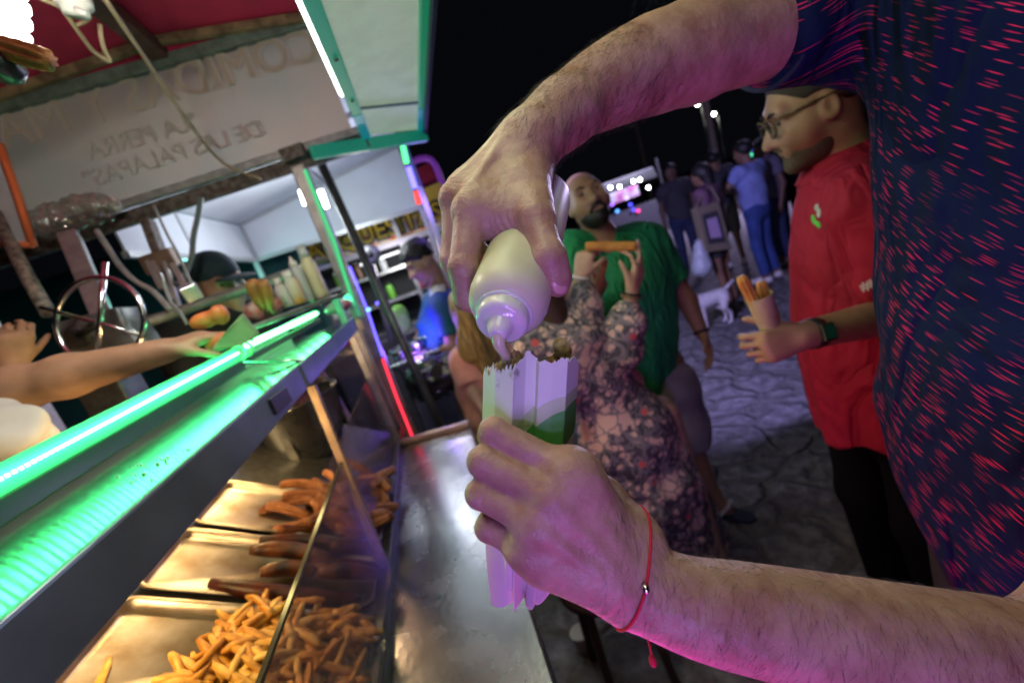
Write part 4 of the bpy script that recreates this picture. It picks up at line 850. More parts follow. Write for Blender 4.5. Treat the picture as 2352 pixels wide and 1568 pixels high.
# hairs on both forearms
hairm = mat('arm_hair', (.018, .011, .008), .5)
P_, Q_ = hp1; N_ = vnormals(P_, Q_); a_ = nrm(El_ - Wr); t_ = (P_ - Wr) @ a_
sel = (t_ > -.02) & (t_ < .165); V, Fc = strands(P_, N_, sel, 3600, lambda B: np.tile(-a_ * .8 + np.array([0, 0, -.5]), (len(B), 1)), .015, .00010, 1, .45)
link('arm_hair', V, Fc, hairm, me_, True)
P_, Q_ = hp2; N_ = vnormals(P_, Q_); a_ = nrm(Lf[3] - W2); t_ = (P_ - W2) @ a_
sel = (t_ > -.035) & (t_ < .30); V, Fc = strands(P_, N_, sel, 2800, lambda B: np.tile(-a_ * .5 + np.array([0, 0, -.8]), (len(B), 1)), .011, .00009, 2, .25)
link('arm_hair', V, Fc, hairm, me_, True)
nailm = mat('nail', (.62, .40, .32), .25, spec=.6)
td = nrm(tT - tI); toC = nrm(O - tT); sd = nrm(np.cross(td, toC) + toC * .35); nn = nrm(np.cross(sd, td)); 
if nn @ toC < 0: nn = -nn
put('fingernail', MB().ell(along(tI, tT, .93) + nn * .0104 + sd * .002, (.0060, .0078, .0022), np.stack([sd, td, nn], 1)), nailm, me_)
# shirt
shm = bpy.data.materials.new('streaked_shirt'); shm.use_nodes = True; n = shm.node_tree; b = n.nodes['Principled BSDF']; b.inputs['Roughness'].default_value = .85; b.inputs['Specular IOR Level'].default_value = .12
tc = n.nodes.new('ShaderNodeTexCoord'); 
def mth(op, a, b=None):
    q = n.nodes.new('ShaderNodeMath'); q.operation = op
    for i, v in enumerate((a, b)):
        if v is None: continue
        if isinstance(v, (int, float)): q.inputs[i].default_value = v
        else: n.links.new(v, q.inputs[i])
    return q.outputs[0]
sx = n.nodes.new('ShaderNodeSeparateXYZ'); n.links.new(tc.outputs['Object'], sx.inputs[0])
ph = mth('MULTIPLY', mth('ARCTAN2', sx.outputs[1], mth('MULTIPLY', sx.outputs[0], -1.0)), -.19)   # distance round the trunk
wz = n.nodes.new('ShaderNodeTexNoise'); wz.inputs['Scale'].default_value = 5; n.links.new(tc.outputs['Object'], wz.inputs['Vector'])
wob = mth('MULTIPLY', wz.outputs[0], .10)
s1 = mth('SUBTRACT', mth('MULTIPLY', ph, .88 / .034), mth('MULTIPLY', sx.outputs[2], .47 / .034))
t1 = mth('ADD', mth('ADD', mth('MULTIPLY', ph, .47 / .0031), mth('MULTIPLY', sx.outputs[2], .88 / .0031)), mth('MULTIPLY', wob, 100.0))
mp = n.nodes.new('ShaderNodeCombineXYZ'); n.links.new(s1, mp.inputs[0]); n.links.new(t1, mp.inputs[1])
vz = n.nodes.new('ShaderNodeTexVoronoi'); vz.voronoi_dimensions = '2D'; vz.inputs['Scale'].default_value = 1.0; n.links.new(mp.outputs[0], vz.inputs['Vector'])
st = n.nodes.new('ShaderNodeMapRange'); st.inputs[1].default_value = .31; st.inputs[2].default_value = .13; st.interpolation_type = 'SMOOTHSTEP'; n.links.new(vz.outputs['Distance'], st.inputs[0])
pick = n.nodes.new('ShaderNodeSeparateColor'); n.links.new(vz.outputs['Color'], pick.inputs[0]); gt = n.nodes.new('ShaderNodeMath'); gt.operation = 'GREATER_THAN'; gt.inputs[1].default_value = .42; n.links.new(pick.outputs[0], gt.inputs[0])
pt = n.nodes.new('ShaderNodeTexNoise'); pt.inputs['Scale'].default_value = 9; pt.inputs['Detail'].default_value = 2; n.links.new(tc.outputs['Object'], pt.inputs['Vector'])
pr = n.nodes.new('ShaderNodeMapRange'); pr.inputs[1].default_value = .30; pr.inputs[2].default_value = .52; n.links.new(pt.outputs[0], pr.inputs[0])
m1 = n.nodes.new('ShaderNodeMath'); m1.operation = 'MULTIPLY'; n.links.new(st.outputs[0], m1.inputs[0]); n.links.new(mth('MULTIPLY', gt.outputs[0], mth('ADD', mth('MULTIPLY', pick.outputs[1], .75), .25)), m1.inputs[1])
m2 = n.nodes.new('ShaderNodeMath'); m2.operation = 'MULTIPLY'; n.links.new(m1.outputs[0], m2.inputs[0]); n.links.new(pr.outputs[0], m2.inputs[1])
sc_ = n.nodes.new('ShaderNodeMix'); sc_.data_type = 'RGBA'; sc_.inputs[6].default_value = (.005, .012, .045, 1); sc_.inputs[7].default_value = (.66, .03, .11, 1); n.links.new(m2.outputs[0], sc_.inputs[0]); n.links.new(sc_.outputs[2], b.inputs['Base Color'])
wn = n.nodes.new('ShaderNodeTexNoise'); wn.inputs['Scale'].default_value = 7; wn.inputs['Detail'].default_value = 2; wn.inputs['Distortion'].default_value = 1.5; wmp = n.nodes.new('ShaderNodeMapping'); wmp.inputs['Scale'].default_value = (1.3, 1.3, .5); n.links.new(tc.outputs['Object'], wmp.inputs[0]); n.links.new(wmp.outputs[0], wn.inputs['Vector'])
wb = n.nodes.new('ShaderNodeBump'); wb.inputs['Strength'].default_value = .9; wb.inputs['Distance'].default_value = .07; n.links.new(mth('ABSOLUTE', mth('SUBTRACT', wn.outputs[0], .5)), wb.inputs['Height']); n.links.new(wb.outputs[0], b.inputs['Normal'])
_M['streaked_shirt'] = shm
ca, cb = np.array([.69, .335, 1.62]), np.array([.655, .32, 1.16])
shp_base = (.66, .33)
shp = [El(np.array([.655, .33, 1.34]), (.172, .215, .66), k=.06), El(np.array([.645, .325, 1.20]), (.160, .200, .26), k=.08),
       C(along(El_, Sh, .92), S2, .075, .075, k=.06), C(np.array([.69, .34, 1.70]), np.array([.68, .35, 1.79]), .085, .072, k=.05),
       Fl(Sh + (0.02, 0, 0), along(El_, Sh, .36), .074, .0575, k=.035), Fl(S2, along(S2, E2, .38), .08, .072, k=.03), Cut((0, 0, .98), (0, 0, -1))]
blob('shirt', shp, .006, shm, me_, folds(.005, 17, ((1, .3, .6), (-.5, 1, .4), (.2, -.6, 1), (.3, .2, 1)), seed=3))
hem = along(El_, Sh, .363); hu_, hv_, hd_ = frame(Sh - El_)
put('sleeve_hem', MB().tube([hem + .0575 * (math.cos(a) * hu_ + math.sin(a) * hv_) for a in np.linspace(0, 2 * PI, 40, endpoint=False)], .0035, 8, closed=True), mat('hem_navy', (.008, .014, .045), .8), me_)
blob('trousers', fg.trouser('l', 1.95) + fg.trouser('r', 1.95) + [El(fg.J['pelvis'], (.15, .17, .15), k=.05), Cut((0, 0, 1.02), (0, 0, 1))], .011, mat('black_denim', (.012, .012, .014), .8), me_)
# red string bracelet with bead and hanging tail
bd = nrm(Lf[0] - W2); bu, bv, _ = frame(bd); bc = W2 - bd * .006; rb = .0325
q_ = hp2[0] - bc; q_ = q_[(np.abs(q_ @ bd) < .0035) & (np.linalg.norm(q_, axis=1) < .07)]; qa = np.arctan2(q_ @ bv, q_ @ bu); qr = np.hypot(q_ @ bv, q_ @ bu)
def onskin(a): w = np.abs((qa - a + PI) % (2 * PI) - PI); i = np.argsort(w)[:12]; return bc + (qr[i].mean() + .0006) * (math.cos(a) * bu + math.sin(a) * bv)
br = put('bracelet', MB().tube([onskin(a) for a in np.linspace(-PI, PI, 60, endpoint=False)], .0010, 6, closed=True)
         .tube([GD(1488, 1468, .30), GD(1494, 1490, .30), GD(1498, 1512, .30)], .0009, 6), mat('red_string', (.55, .008, .03), .6), me_)
tb2 = O - bc; ba = math.atan2(tb2 @ bv, tb2 @ bu); put('bead', MB().ell(onskin(ba) + nrm(O - bc) * .0012, (.0028, .0028, .0028)), mat('bead_silver', (.8, .7, .75), .15, 1.0), br)
put('tail_knot', MB().ell(GD(1499, 1518, .30), (.0024, .0024, .0048)), mat('red_string', (.50, .01, .03), .6), br)

# ---- squeeze bottle
bt = thing('squeeze_bottle', 'cream coloured squeeze bottle tipped nozzle down in the gripping hand', 'bottle', GD(1210, 565, .37))
B0 = GD(1247, 452, .440); B1 = GD(1156, 727, .305); bdir = nrm(B1 - B0); BL = np.linalg.norm(B1 - B0)
bmat_ = mat('bottle_plastic', (.66, .65, .44), .38, spec=.4, sss=.35, var=.04, vscale=30)
put('body', MB().lathe([(0, .004), (.0, .022), (.015, .0265), (.05, .0275), (.45, .0282), (.80, .0286), (.90, .0284), (.935, .0272), (.965, .0240), (.982, .0205), (.988, .0168), (1.0, .0165)], B0, B1, 48), bmat_, bt)
capm = mat('cap_plastic', (.78, .78, .70), .22, sss=.3, coat=.5)
cp = put('cap', MB().lathe([(0, .0160), (.0, .0174), (.06, .0180), (.42, .0178), (.52, .0168), (.58, .0145), (.60, .0092), (.64, .0088), (.9, .0070), (1.10, .0052), (1.12, .0034)], B1 - bdir * BL * .02, B1 + bdir * .018, 44), capm, bt)
put('cap_ring', MB().lathe([(0, .0170), (.2, .0196), (.8, .0196), (1, .0170)], B1 - bdir * BL * .024, B1 - bdir * BL * .006, 44), capm, bt)
tip = B1 - bdir * BL * .02 + (bdir * (.018 + BL * .02)) * 1.10
sauce = mat('sauce', (.70, .68, .42), .2, sss=.3, coat=.6)
bot = GD(1166, 838, .312)
put('sauce_stream', MB().tube(smooth([tip - bdir * .004, tip + (0.0, 0.002, -.006), along(tip, bot, .45) + (.001, 0, -.004), bot], 6), np.interp(np.linspace(0, 1, 19), [0, .12, .5, 1], [.0042, .0050, .0036, .0030]), 12), sauce, None, label='pale cream sauce stream falling from the nozzle into the snack', cat='sauce')
mb = MB()
for a in (.4, 1.3, 2.5, 4.0, 5.2): p = B1 + bdir * BL * .012 + frame(bdir)[0] * .0172 * math.cos(a) + frame(bdir)[1] * .0172 * math.sin(a); mb.ell(p, (.0010, .0010, .0010))
put('sauce_drop', mb, sauce, bt)
# ---- paper sleeve with the snack in it
pp = thing('paper_sleeve', 'pleated white paper sleeve with green print wrapped round a half eaten snack', 'paper sleeve', GD(1210, 1370, .325))
ring = [(1112, 852, .318), (1140, 846, .300), (1180, 838, .290), (1182, 832, .291), (1208, 815, .297), (1234, 822, .2985), (1240, 822, .292), (1272, 826, .292), (1303, 824, .293), (1306, 826, .297), (1328, 832, .322), (1322, 830, .348), (1270, 820, .362), (1200, 826, .362), (1140, 840, .348)]
top = np.array([GD(*r) for r in ring]); axis_end = GD(1207, 1350, .325); cen = top.mean(0); sub = 14
ptsT = []; 
for i in range(len(top)):
    for k in range(sub): ptsT.append(along(top[i], top[(i + 1) % len(top)], k / sub))
ptsT = np.array(ptsT); npn = len(ptsT); rg = np.random.default_rng(5)
jag = np.convolve(rg.normal(0, 1, npn), np.ones(7) / 7, 'same') * .0042 + np.convolve(rg.normal(0, 1, npn), np.ones(2) / 2, 'same') * .0006; zig = np.where(np.arange(npn) < 2 * sub, .0022 * ((np.arange(npn) % 3) - 1), 0); ad = nrm(axis_end - cen)
levels = [0, .03, .12, .25, .4, .55, .66, .74, .81, .87, .92, .96, 1.0]; V = []
kk = np.arange(npn); fold = (np.abs(((kk / npn * 9) % 1) - .5) * 4 - 1); fold2 = np.sin(kk / npn * 2 * PI * 5 + 1.0)
for li, t in enumerate(levels):
    sc = np.interp(t, [0, .3, .6, .8, .92, 1], [1, .98, .86, .70, .58, .50]); c = along(cen, axis_end, t); rel = ptsT - cen
    P_ = c + rel * sc * (1 + np.interp(t, [.55, .8, 1], [0, .16, .34]) * fold)[:, None]
    P_ = P_ + (np.interp(t, [.55, 1], [0, .010]) * fold2)[:, None] * (axis_end - cen) / np.linalg.norm(axis_end - cen)
    if li == 0: P_ = P_ - ad[None] * (jag + zig)[:, None]
    V.append(P_)
Fc = [(i * npn + k, i * npn + (k + 1) % npn, (i + 1) * npn + (k + 1) % npn, (i + 1) * npn + k) for i in range(len(levels) - 1) for k in range(npn)]
nv_ = len(levels) * npn; V.append((V[-1].mean(0) + ad * .004)[None]); Fc += [((len(levels) - 1) * npn + k, (len(levels) - 1) * npn + (k + 1) % npn, nv_) for k in range(npn)]
pm = bpy.data.materials.new('printed_paper'); pm.use_nodes = True; n = pm.node_tree; b = n.nodes['Principled BSDF']; b.inputs['Roughness'].default_value = .55
tc = n.nodes.new('ShaderNodeTexCoord'); sx = n.nodes.new('ShaderNodeSeparateXYZ'); n.links.new(tc.outputs['Object'], sx.inputs[0])
wv = n.nodes.new('ShaderNodeMath'); wv.operation = 'SINE'; ws = n.nodes.new('ShaderNodeMath'); ws.operation = 'MULTIPLY'; ws.inputs[1].default_value = 75; n.links.new(sx.outputs[0], ws.inputs[0]); n.links.new(ws.outputs[0], wv.inputs[0])
wa = n.nodes.new('ShaderNodeMath'); wa.operation = 'MULTIPLY_ADD'; wa.inputs[1].default_value = .006; n.links.new(wv.outputs[0], wa.inputs[0]); n.links.new(sx.outputs[2], wa.inputs[2])
gz = float(GD(1270, 978, .293)[2] - GD(1210, 1370, .325)[2])
cr = n.nodes.new('ShaderNodeValToRGB'); mr = n.nodes.new('ShaderNodeMapRange'); mr.inputs[1].default_value = gz - .10; mr.inputs[2].default_value = gz + .04; n.links.new(wa.outputs[0], mr.inputs[0]); n.links.new(mr.outputs[0], cr.inputs[0])
cr.color_ramp.interpolation = 'CONSTANT'; e = cr.color_ramp.elements; e[0].position = 0; e[0].color = (.70, .60, .56, 1); e[1].position = .714; e[1].color = (.50, .62, .36, 1); e2 = e.new(.78); e2.color = (.70, .72, .66, 1); e3 = e.new(.52); e3.color = (.08, .36, .07, 1); e4 = e.new(.16); e4.color = (.72, .66, .60, 1)
spn = n.nodes.new('ShaderNodeTexNoise'); spn.inputs['Scale'].default_value = 55; spn.inputs['Detail'].default_value = 3; n.links.new(tc.outputs['Object'], spn.inputs['Vector'])
spr = n.nodes.new('ShaderNodeMapRange'); spr.inputs[1].default_value = .66; spr.inputs[2].default_value = .74; n.links.new(spn.outputs[0], spr.inputs[0]); mxp = n.nodes.new('ShaderNodeMix'); mxp.data_type = 'RGBA'; mxp.inputs[7].default_value = (.22, .30, .14, 1); n.links.new(spr.outputs[0], mxp.inputs[0]); n.links.new(cr.outputs[0], mxp.inputs[6]); n.links.new(mxp.outputs[2], b.inputs['Base Color'])
o = link('paper', np.concatenate(V), Fc, pm, pp, False); sm = o.modifiers.new('sheet', 'SOLIDIFY'); sm.thickness = .0006; sm.offset = -1
snk = thing('snack', 'half eaten crisp rolled snack poking out of the paper sleeve', 'snack', along(cen, axis_end, .3))
crust = mat('crust', (.66, .42, .16), .6, col2=(.42, .22, .07), vscale=120, bump=.6, bscale=300); crumb = mat('crumb', (.70, .55, .24), .6, col2=(.5, .34, .12), vscale=150, bump=.6, bscale=260)
base = along(cen, axis_end, .25)
blob('crust', [C(base + nrm(base - O) * .012, GD(1205, 848, .334), .012, .011, k=.01), C(GD(1240, 900, .338), GD(1285, 830, .336), .011, .007, k=.008), C(GD(1195, 850, .33), GD(1183, 824, .318), .007, .005, k=.006), C(GD(1312, 870, .332), GD(1308, 826, .33), .006, .004, k=.004)], .0012, crust, snk, lambda P, N: N * (.0012 * np.sin(P @ np.array([900, 700, 800])) * np.sin(P @ np.array([-600, 1100, 500])))[:, None])
blob('filling', [El(GD(1288, 796, .326), (.006, .006, .007), k=.003), El(GD(1296, 806, .33), (.006, .006, .006), k=.003)], .0011, crumb, snk)
blob('filling', [El(GD(1180, 822, .314), (.006, .004, .005), k=.003), El(GD(1150, 846, .312), (.010, .006, .004), k=.003), El(GD(1176, 838, .316), (.008, .006, .005), k=.003)], .0011, crumb, snk, lambda P, N: N * (.0011 * np.sin(P @ np.array([1100, 900, 700])) * np.sin(P @ np.array([-800, 1300, 900])))[:, None])
# ================================================================== people around the stall
SKC = {'olive': (.36, .21, .13), 'tan': (.40, .24, .15), 'pale': (.50, .33, .23), 'brown': (.24, .13, .08), 'dark': (.16, .09, .06)}
def sk(k): return skin('skin_' + k, SKC[k])
def hair_prims(f, short=True, inf=.012, back=0.0):
    R = f.HR(); q = f.s
    return [El(f.hp(0, -.018, .042), (np.array([.077, .094, .086]) + inf) * q, R, k=.02 * q), Cut(f.hp(0, .055, .055), f.hf * .8 - f.hu * .9) if short else Cut(f.hp(0, .075, .03), f.hf * .9 - f.hu * .5)]
def eyes(f, m_w, par, dn=0.0):
    for a in (-1, 1):
        put('eye', MB().ell(f.hp(.032 * a, .074, .010), np.array([.0125, .0125, .010]) * f.s, f.HR(), 10, 8), m_w, par)
        put('eyebrow', MB().tube([f.hp(.016 * a, .0935, .030), f.hp(.034 * a, .093, .036), f.hp(.052 * a, .080, .032)], .0035 * f.s, 6), dark_hair, par)
dark_hair = mat('dark_hair', (.012, .010, .009), .55, bump=.4, bscale=160, stretch=(1, 1, .2)); eye_m = mat('eye_dark', (.10, .08, .07), .2)
def person(name, lab, loc): return thing('person', lab, 'person', loc)
def shoe(f, e, m, par, name='shoe'):
    J = f.J; a = J[e + '_an'] * (1, 1, 0); t = J[e + '_toe'] * (1, 1, 0); d = nrm(t - a); q = f.s
    blob(name, [C(a - d * .03 * q + (0, 0, .045), a + (0, 0, .05), .042 * q, k=.02), C(a + (0, 0, .04), t + (0, 0, .035) + d * .03, .043 * q, .034 * q, k=.03), Cut((0, 0, .004), (0, 0, -1))], .009, m, par)

# ---- bald bearded man in the green shirt
g = person('green', 'bald bearded man in green short sleeved shirt looking up over the woman in floral dress', (.85, 1.88, 0))
f = Fig(.85, 1.9, math.atan2(-.95, -.30), 1.78, build=1.02, head=GY(1347, 462, 1.86), neck=GY(1385, 548, 1.90), r_sh=GY(1316, 575, 1.88), l_sh=GY(1492, 560, 1.92), l_el=GY(1578, 690, 1.90), l_wr=GY(1612, 765, 1.84),
        r_el=GY(1318, 735, 1.78), r_wr=GY(1362, 690, 1.66), chest=GY(1425, 650, 1.9), waist=GY(1462, 770, 1.9), pelvis=GY(1500, 870, 1.92), l_hip=GY(1545, 890, 1.92), r_hip=GY(1465, 900, 1.94),
        l_kn=GY(1590, 1030, 1.90), l_an=GZ(1640, 1140, .10), l_toe=GZ(1672, 1172, .03), r_kn=(.80, 1.95, .48), r_an=(.78, 2.0, .09), r_toe=(.76, 1.86, .03))
f.face((-.10, -.95, .26), (-.06, .26, .95))
bd_ = f.head() + f.torso(-.01) + f.arm('l', 1.1) + f.arm('r', 1.1) + f.leg('l') + f.leg('r') + f.foot('l') + f.foot('r') + f.hand('l', curl=.35, n=-f.rt * -1, thumb=f.fw) + f.hand('r', d=GY(1385, 640, 1.60) - f.J['r_wr'], n=(-.3, .9, .2), thumb=(-.6, 0, .8), curl=.9)
blob('body', bd_, .0065, sk('olive'), g); eyes(f, eye_m, g)
q = f.s; beard = [El(f.hp(0, .024, -.060), np.array([.064, .072, .066]) * q, f.HR(), k=.02), El(f.hp(0, .072, -.098), np.array([.034, .030, .028]) * q, f.HR(), k=.02), El(f.hp(0, .070, -.088), np.array([.036, .030, .020]) * q, f.HR(), k=.02), Cut(f.hp(0, .03, -.060), f.hu * .97 + f.hf * .18), Cut(f.hp(0, -.015, 0), -f.hf)]
blob('beard', beard, .004, dark_hair, g)
put('moustache', MB().tube(smooth([f.hp(-.034, .082, -.072), f.hp(-.016, .102, -.052), f.hp(0, .108, -.050), f.hp(.016, .102, -.052), f.hp(.034, .082, -.072)], 4), .006 * q, 6), dark_hair, g)
grn_sh = mat('green_shirt', (.012, .27, .10), .75, var=.15, vscale=6, bump=.1, bscale=300, wrinkle=.7, wscale=7)
blob('shirt', f.shirt(.018, 1.0) + f.sleeve('l', .66, .022) + f.sleeve('r', .66, .022) + [Cut(GY(1530, 872, 1.9), (0.10, 0, -1)), Sub(C(f.J['neck'] + f.fw * .06 + (0, 0, .02), f.J['chest'] + f.fw * .16 + (0, 0, .10), .045, .012), .01)], .0065, grn_sh, g, drape(f.J['waist'], .007, 6, 1.35, .85, 5))
for a in (-1, 1): put('collar', MB().slab([f.J['neck'] + f.rt * .052 * a - f.fw * .03 + (0, 0, .015), f.J['neck'] + f.rt * .095 * a - f.fw * .02 - (0, 0, .035), f.J['neck'] + f.rt * .075 * a + f.fw * .10 - (0, 0, .075), f.J['neck'] + f.rt * .035 * a + f.fw * .085 - (0, 0, .03)], .005), grn_sh, g, .002)
blob('shorts', f.trouser('l', .98, .03) + f.trouser('r', .95, .03) + [El(f.J['pelvis'] - (0, 0, .03), (.17, .15, .13), k=.06)], .009, mat('grey_shorts', (.30, .29, .32), .8, var=.15, vscale=7), g, folds(.006, 24, seed=6))
put('wristband', MB().tube([along(f.J['l_el'], f.J['l_wr'], .95) + .034 * (math.cos(a) * frame(f.J['l_wr'] - f.J['l_el'])[0] + math.sin(a) * frame(f.J['l_wr'] - f.J['l_el'])[1]) for a in np.linspace(0, 6.283, 20, endpoint=False)], .006, 6, closed=True), black_plastic, g)
tj, aj = f.J['l_toe'], f.J['l_an']; td = nrm((tj - aj) * (1, 1, 0)); fl_ = put('flip_flop', MB().prism([(*(aj[:2] + td[:2] * a + np.array([-td[1], td[0]]) * b), .004) for a, b in ((-.07, -.03), (-.08, 0), (-.07, .03), (.06, .042), (.16, .035), (.18, 0), (.16, -.035), (.06, -.042))], (0, 0, .016)), mat('sole_blue', (.02, .03, .06), .6), g)
put('strap', MB().tube(smooth([aj * (1, 1, 0) + np.array([0, 0, .03]) + np.array([-td[1], td[0], 0]) * .045 + td * .03, aj * (1, 1, 0) + td * .07 + np.array([-td[1], td[0], 0]) * .02 + (0, 0, .075), tj * (1, 1, 0) + (0, 0, .05), aj * (1, 1, 0) + td * .07 - np.array([-td[1], td[0], 0]) * .02 + (0, 0, .07), aj * (1, 1, 0) + np.array([0, 0, .03]) - np.array([-td[1], td[0], 0]) * .045 + td * .03]), .010, 6), white_plastic, fl_)
V, Fc = churro(31, .12, .012, .002); o = link('held_churro', V, Fc, chm[0], None, True, (0, 0, 0)); a, b = GY(1372, 668, 1.55), GY(1388, 600, 1.53); dx = nrm(b - a); u, v, _ = frame(dx); orient(o, (a + b) / 2, np.stack([dx, u, v], 1)); tag(o, 'short churro held upright by the bald man against green shirt', 'churro')

# ---- woman in the floral dress holding a churro up with both hands
w = person('floral', 'woman in long floral dress with back turned, lifting a churro in both hands', (.58, 1.5, 0))
fl = bpy.data.materials.new('floral_cloth'); fl.use_nodes = True; n = fl.node_tree; b = n.nodes['Principled BSDF']; b.inputs['Roughness'].default_value = .75
tc = n.nodes.new('ShaderNodeTexCoord')
def noise_warp(sc, amt):
    nz = n.nodes.new('ShaderNodeTexNoise'); nz.inputs['Scale'].default_value = sc; nz.inputs['Detail'].default_value = 2; n.links.new(tc.outputs['Object'], nz.inputs['Vector'])
    m = n.nodes.new('ShaderNodeVectorMath'); m.operation = 'MULTIPLY_ADD'; m.inputs[1].default_value = (amt,) * 3; n.links.new(nz.outputs['Color'], m.inputs[0]); n.links.new(tc.outputs['Object'], m.inputs[2]); return m.outputs[0]
def step(src, a, b_):
    r = n.nodes.new('ShaderNodeMapRange'); r.inputs[1].default_value = a; r.inputs[2].default_value = b_; n.links.new(src, r.inputs[0]); return r.outputs[0]
def cmix(fac, a, b_):
    m = n.nodes.new('ShaderNodeMix'); m.data_type = 'RGBA'; n.links.new(fac, m.inputs[0])
    for i, c in ((6, a), (7, b_)):
        if isinstance(c, tuple): m.inputs[i].default_value = (*c, 1)
        else: n.links.new(c, m.inputs[i])
    return m.outputs[2]
w1 = noise_warp(14, .07); v1 = n.nodes.new('ShaderNodeTexVoronoi'); v1.feature = 'DISTANCE_TO_EDGE'; v1.inputs['Scale'].default_value = 18; n.links.new(w1, v1.inputs['Vector'])
v2 = n.nodes.new('ShaderNodeTexVoronoi'); v2.inputs['Scale'].default_value = 27; n.links.new(noise_warp(20, .05), v2.inputs['Vector'])
v3 = n.nodes.new('ShaderNodeTexVoronoi'); v3.inputs['Scale'].default_value = 5.4; n.links.new(noise_warp(26, .045), v3.inputs['Vector'])
v4 = n.nodes.new('ShaderNodeTexVoronoi'); v4.inputs['Scale'].default_value = 11; n.links.new(tc.outputs['Object'], v4.inputs['Vector'])
wv = n.nodes.new('ShaderNodeTexWave'); wv.inputs['Scale'].default_value = 7; wv.inputs['Distortion'].default_value = 14; wv.inputs['Detail'].default_value = 1; wv.inputs['Detail Scale'].default_value = 2.4; n.links.new(tc.outputs['Object'], wv.inputs['Vector'])
c = cmix(step(v2.outputs['Distance'], .47, .41), (.07, .075, .09), (.68, .51, .41))
c = cmix(step(wv.outputs['Fac'], .82, .88), c, (.24, .22, .24))
c = cmix(step(v3.outputs['Distance'], .31, .28), c, (.66, .50, .40))
c = cmix(step(v1.outputs['Distance'], .035, .07), (.20, .20, .22), c)
c = cmix(step(v3.outputs['Distance'], .06, .045), c, (.28, .16, .08))
c = cmix(step(v4.outputs['Distance'], .15, .13), c, (.60, .12, .12)); n.links.new(c, b.inputs['Base Color']); _M['floral_cloth'] = fl
f = Fig(.56, 1.5, math.atan2(1, -.35), 1.60, build=.70, head=GY(1215, 668, 1.50), neck=GY(1240, 745, 1.47), l_sh=GY(1222, 795, 1.42), r_sh=GY(1345, 790, 1.45), chest=GY(1300, 815, 1.46), waist=GY(1385, 895, 1.48), pelvis=GY(1425, 960, 1.50),
        r_el=GY(1428, 805, 1.42), r_wr=GY(1452, 668, 1.40), l_el=GY(1322, 730, 1.52), l_wr=GY(1334, 632, 1.50), l_hip=(.50, 1.52, .82), r_hip=(.64, 1.50, .82), l_kn=(.55, 1.56, .45), r_kn=(.70, 1.52, .45), l_an=(.56, 1.58, .09), r_an=(.74, 1.55, .09), l_toe=(.50, 1.72, .03), r_toe=(.72, 1.70, .03))
f.face((-.35, .9, -.1))
pale = sk('pale')
blob('body', f.head() + f.torso(-.01) + f.arm('l', .85) + f.arm('r', .85) + f.leg('l') + f.leg('r') + f.foot('l') + f.foot('r')
     + hand_prims(f.J['r_wr'], GY(1476, 590, 1.40) - f.J['r_wr'], (-.55, .80, .2), (-.9, -.3, .3), .92, (.55, .18, .35, .5), .55, .5, k=.006)
     + hand_prims(f.J['l_wr'], GY(1345, 580, 1.49) - f.J['l_wr'], (.7, .6, 0), (.2, -.5, .6), .88, (.9, 1.0, 1.1, 1.2), .1, .6, k=.006), .0046, pale, w)
blob('hair', [El(f.hp(0, -.025, .03), np.array([.088, .105, .10]) * f.s, f.HR(), k=.03), C(f.hp(0, -.07, -.02), f.hp(.02, -.09, -.20), .07, .03, k=.04), Cut(f.hp(0, .055, 0), f.hf)], .007, mat('brown_hair', (.045, .028, .02), .5, bump=.4, bscale=120, stretch=(1, 1, .15)), w)
J = f.J; ce = J['r_wr'] - (J['r_wr'] - J['r_el']) * .16
dress = [El(J['chest'], (.135, .10, .16), f.HR() * 0 + np.stack([nrm(J['r_sh'] - J['l_sh']), nrm(np.cross(nrm(J['neck'] - J['waist']), nrm(J['r_sh'] - J['l_sh']))), nrm(J['neck'] - J['waist'])], 1), k=.05), C(J['l_sh'], J['r_sh'], .068, k=.05), C(J['chest'], J['waist'], .115, .100, k=.04),
         C(J['r_sh'], J['r_el'], .068, .066, k=.03), C(J['r_el'], along(J['r_el'], ce, .5), .070, .064, k=.03), C(along(J['r_el'], ce, .5), along(J['r_el'], ce, .8), .060, .046, k=.02), Fl(along(J['r_el'], ce, .8), ce, .040, .036, k=.008),
         C(J['l_sh'], J['l_el'], .060, .046, k=.03), El(GY(1285, 790, 1.46), (.13, .10, .115), k=.05), El(GY(1365, 840, 1.47), (.085, .10, .10), k=.05), C(J['waist'], J['pelvis'] - (0, 0, .05), .105, .165, k=.03), C(J['pelvis'] - (0, 0, .05), GY(1480, 1100, 1.52), .165, .185, k=.05), Fl(GY(1480, 1100, 1.52), GZ(1545, 1255, .06) + (.02, .0, 0), .180, .215, k=.06)]
blob('dress', dress, .0065, fl, w, drape(J['pelvis'], .022, 9, 1.05, .1, 9, .004))
put('waist_band', MB().tube([J['waist'] + .108 * (math.cos(a) * f.rt * 1.0 + math.sin(a) * f.fw * .95) + (0, 0, .004) for a in np.linspace(0, 6.283, 40, endpoint=False)], .012, 8, closed=True), fl, w)
def ringat(f, e, t, r, rad, m, nm, par): d = f.J[e + '_wr'] - f.J[e + '_el']; u, v, _ = frame(d); return put(nm, MB().tube([along(f.J[e + '_el'], f.J[e + '_wr'], t) + rad * (math.cos(a) * u + math.sin(a) * v) for a in np.linspace(0, 6.283, 20, endpoint=False)], r, 6, closed=True), m, par)
ringat(f, 'r', .95, .004, .030, black_plastic, 'bracelet', w); ringat(f, 'r', .90, .004, .031, wood, 'bracelet', w); ringat(f, 'l', .96, .005, .029, white_plastic, 'bracelet', w)
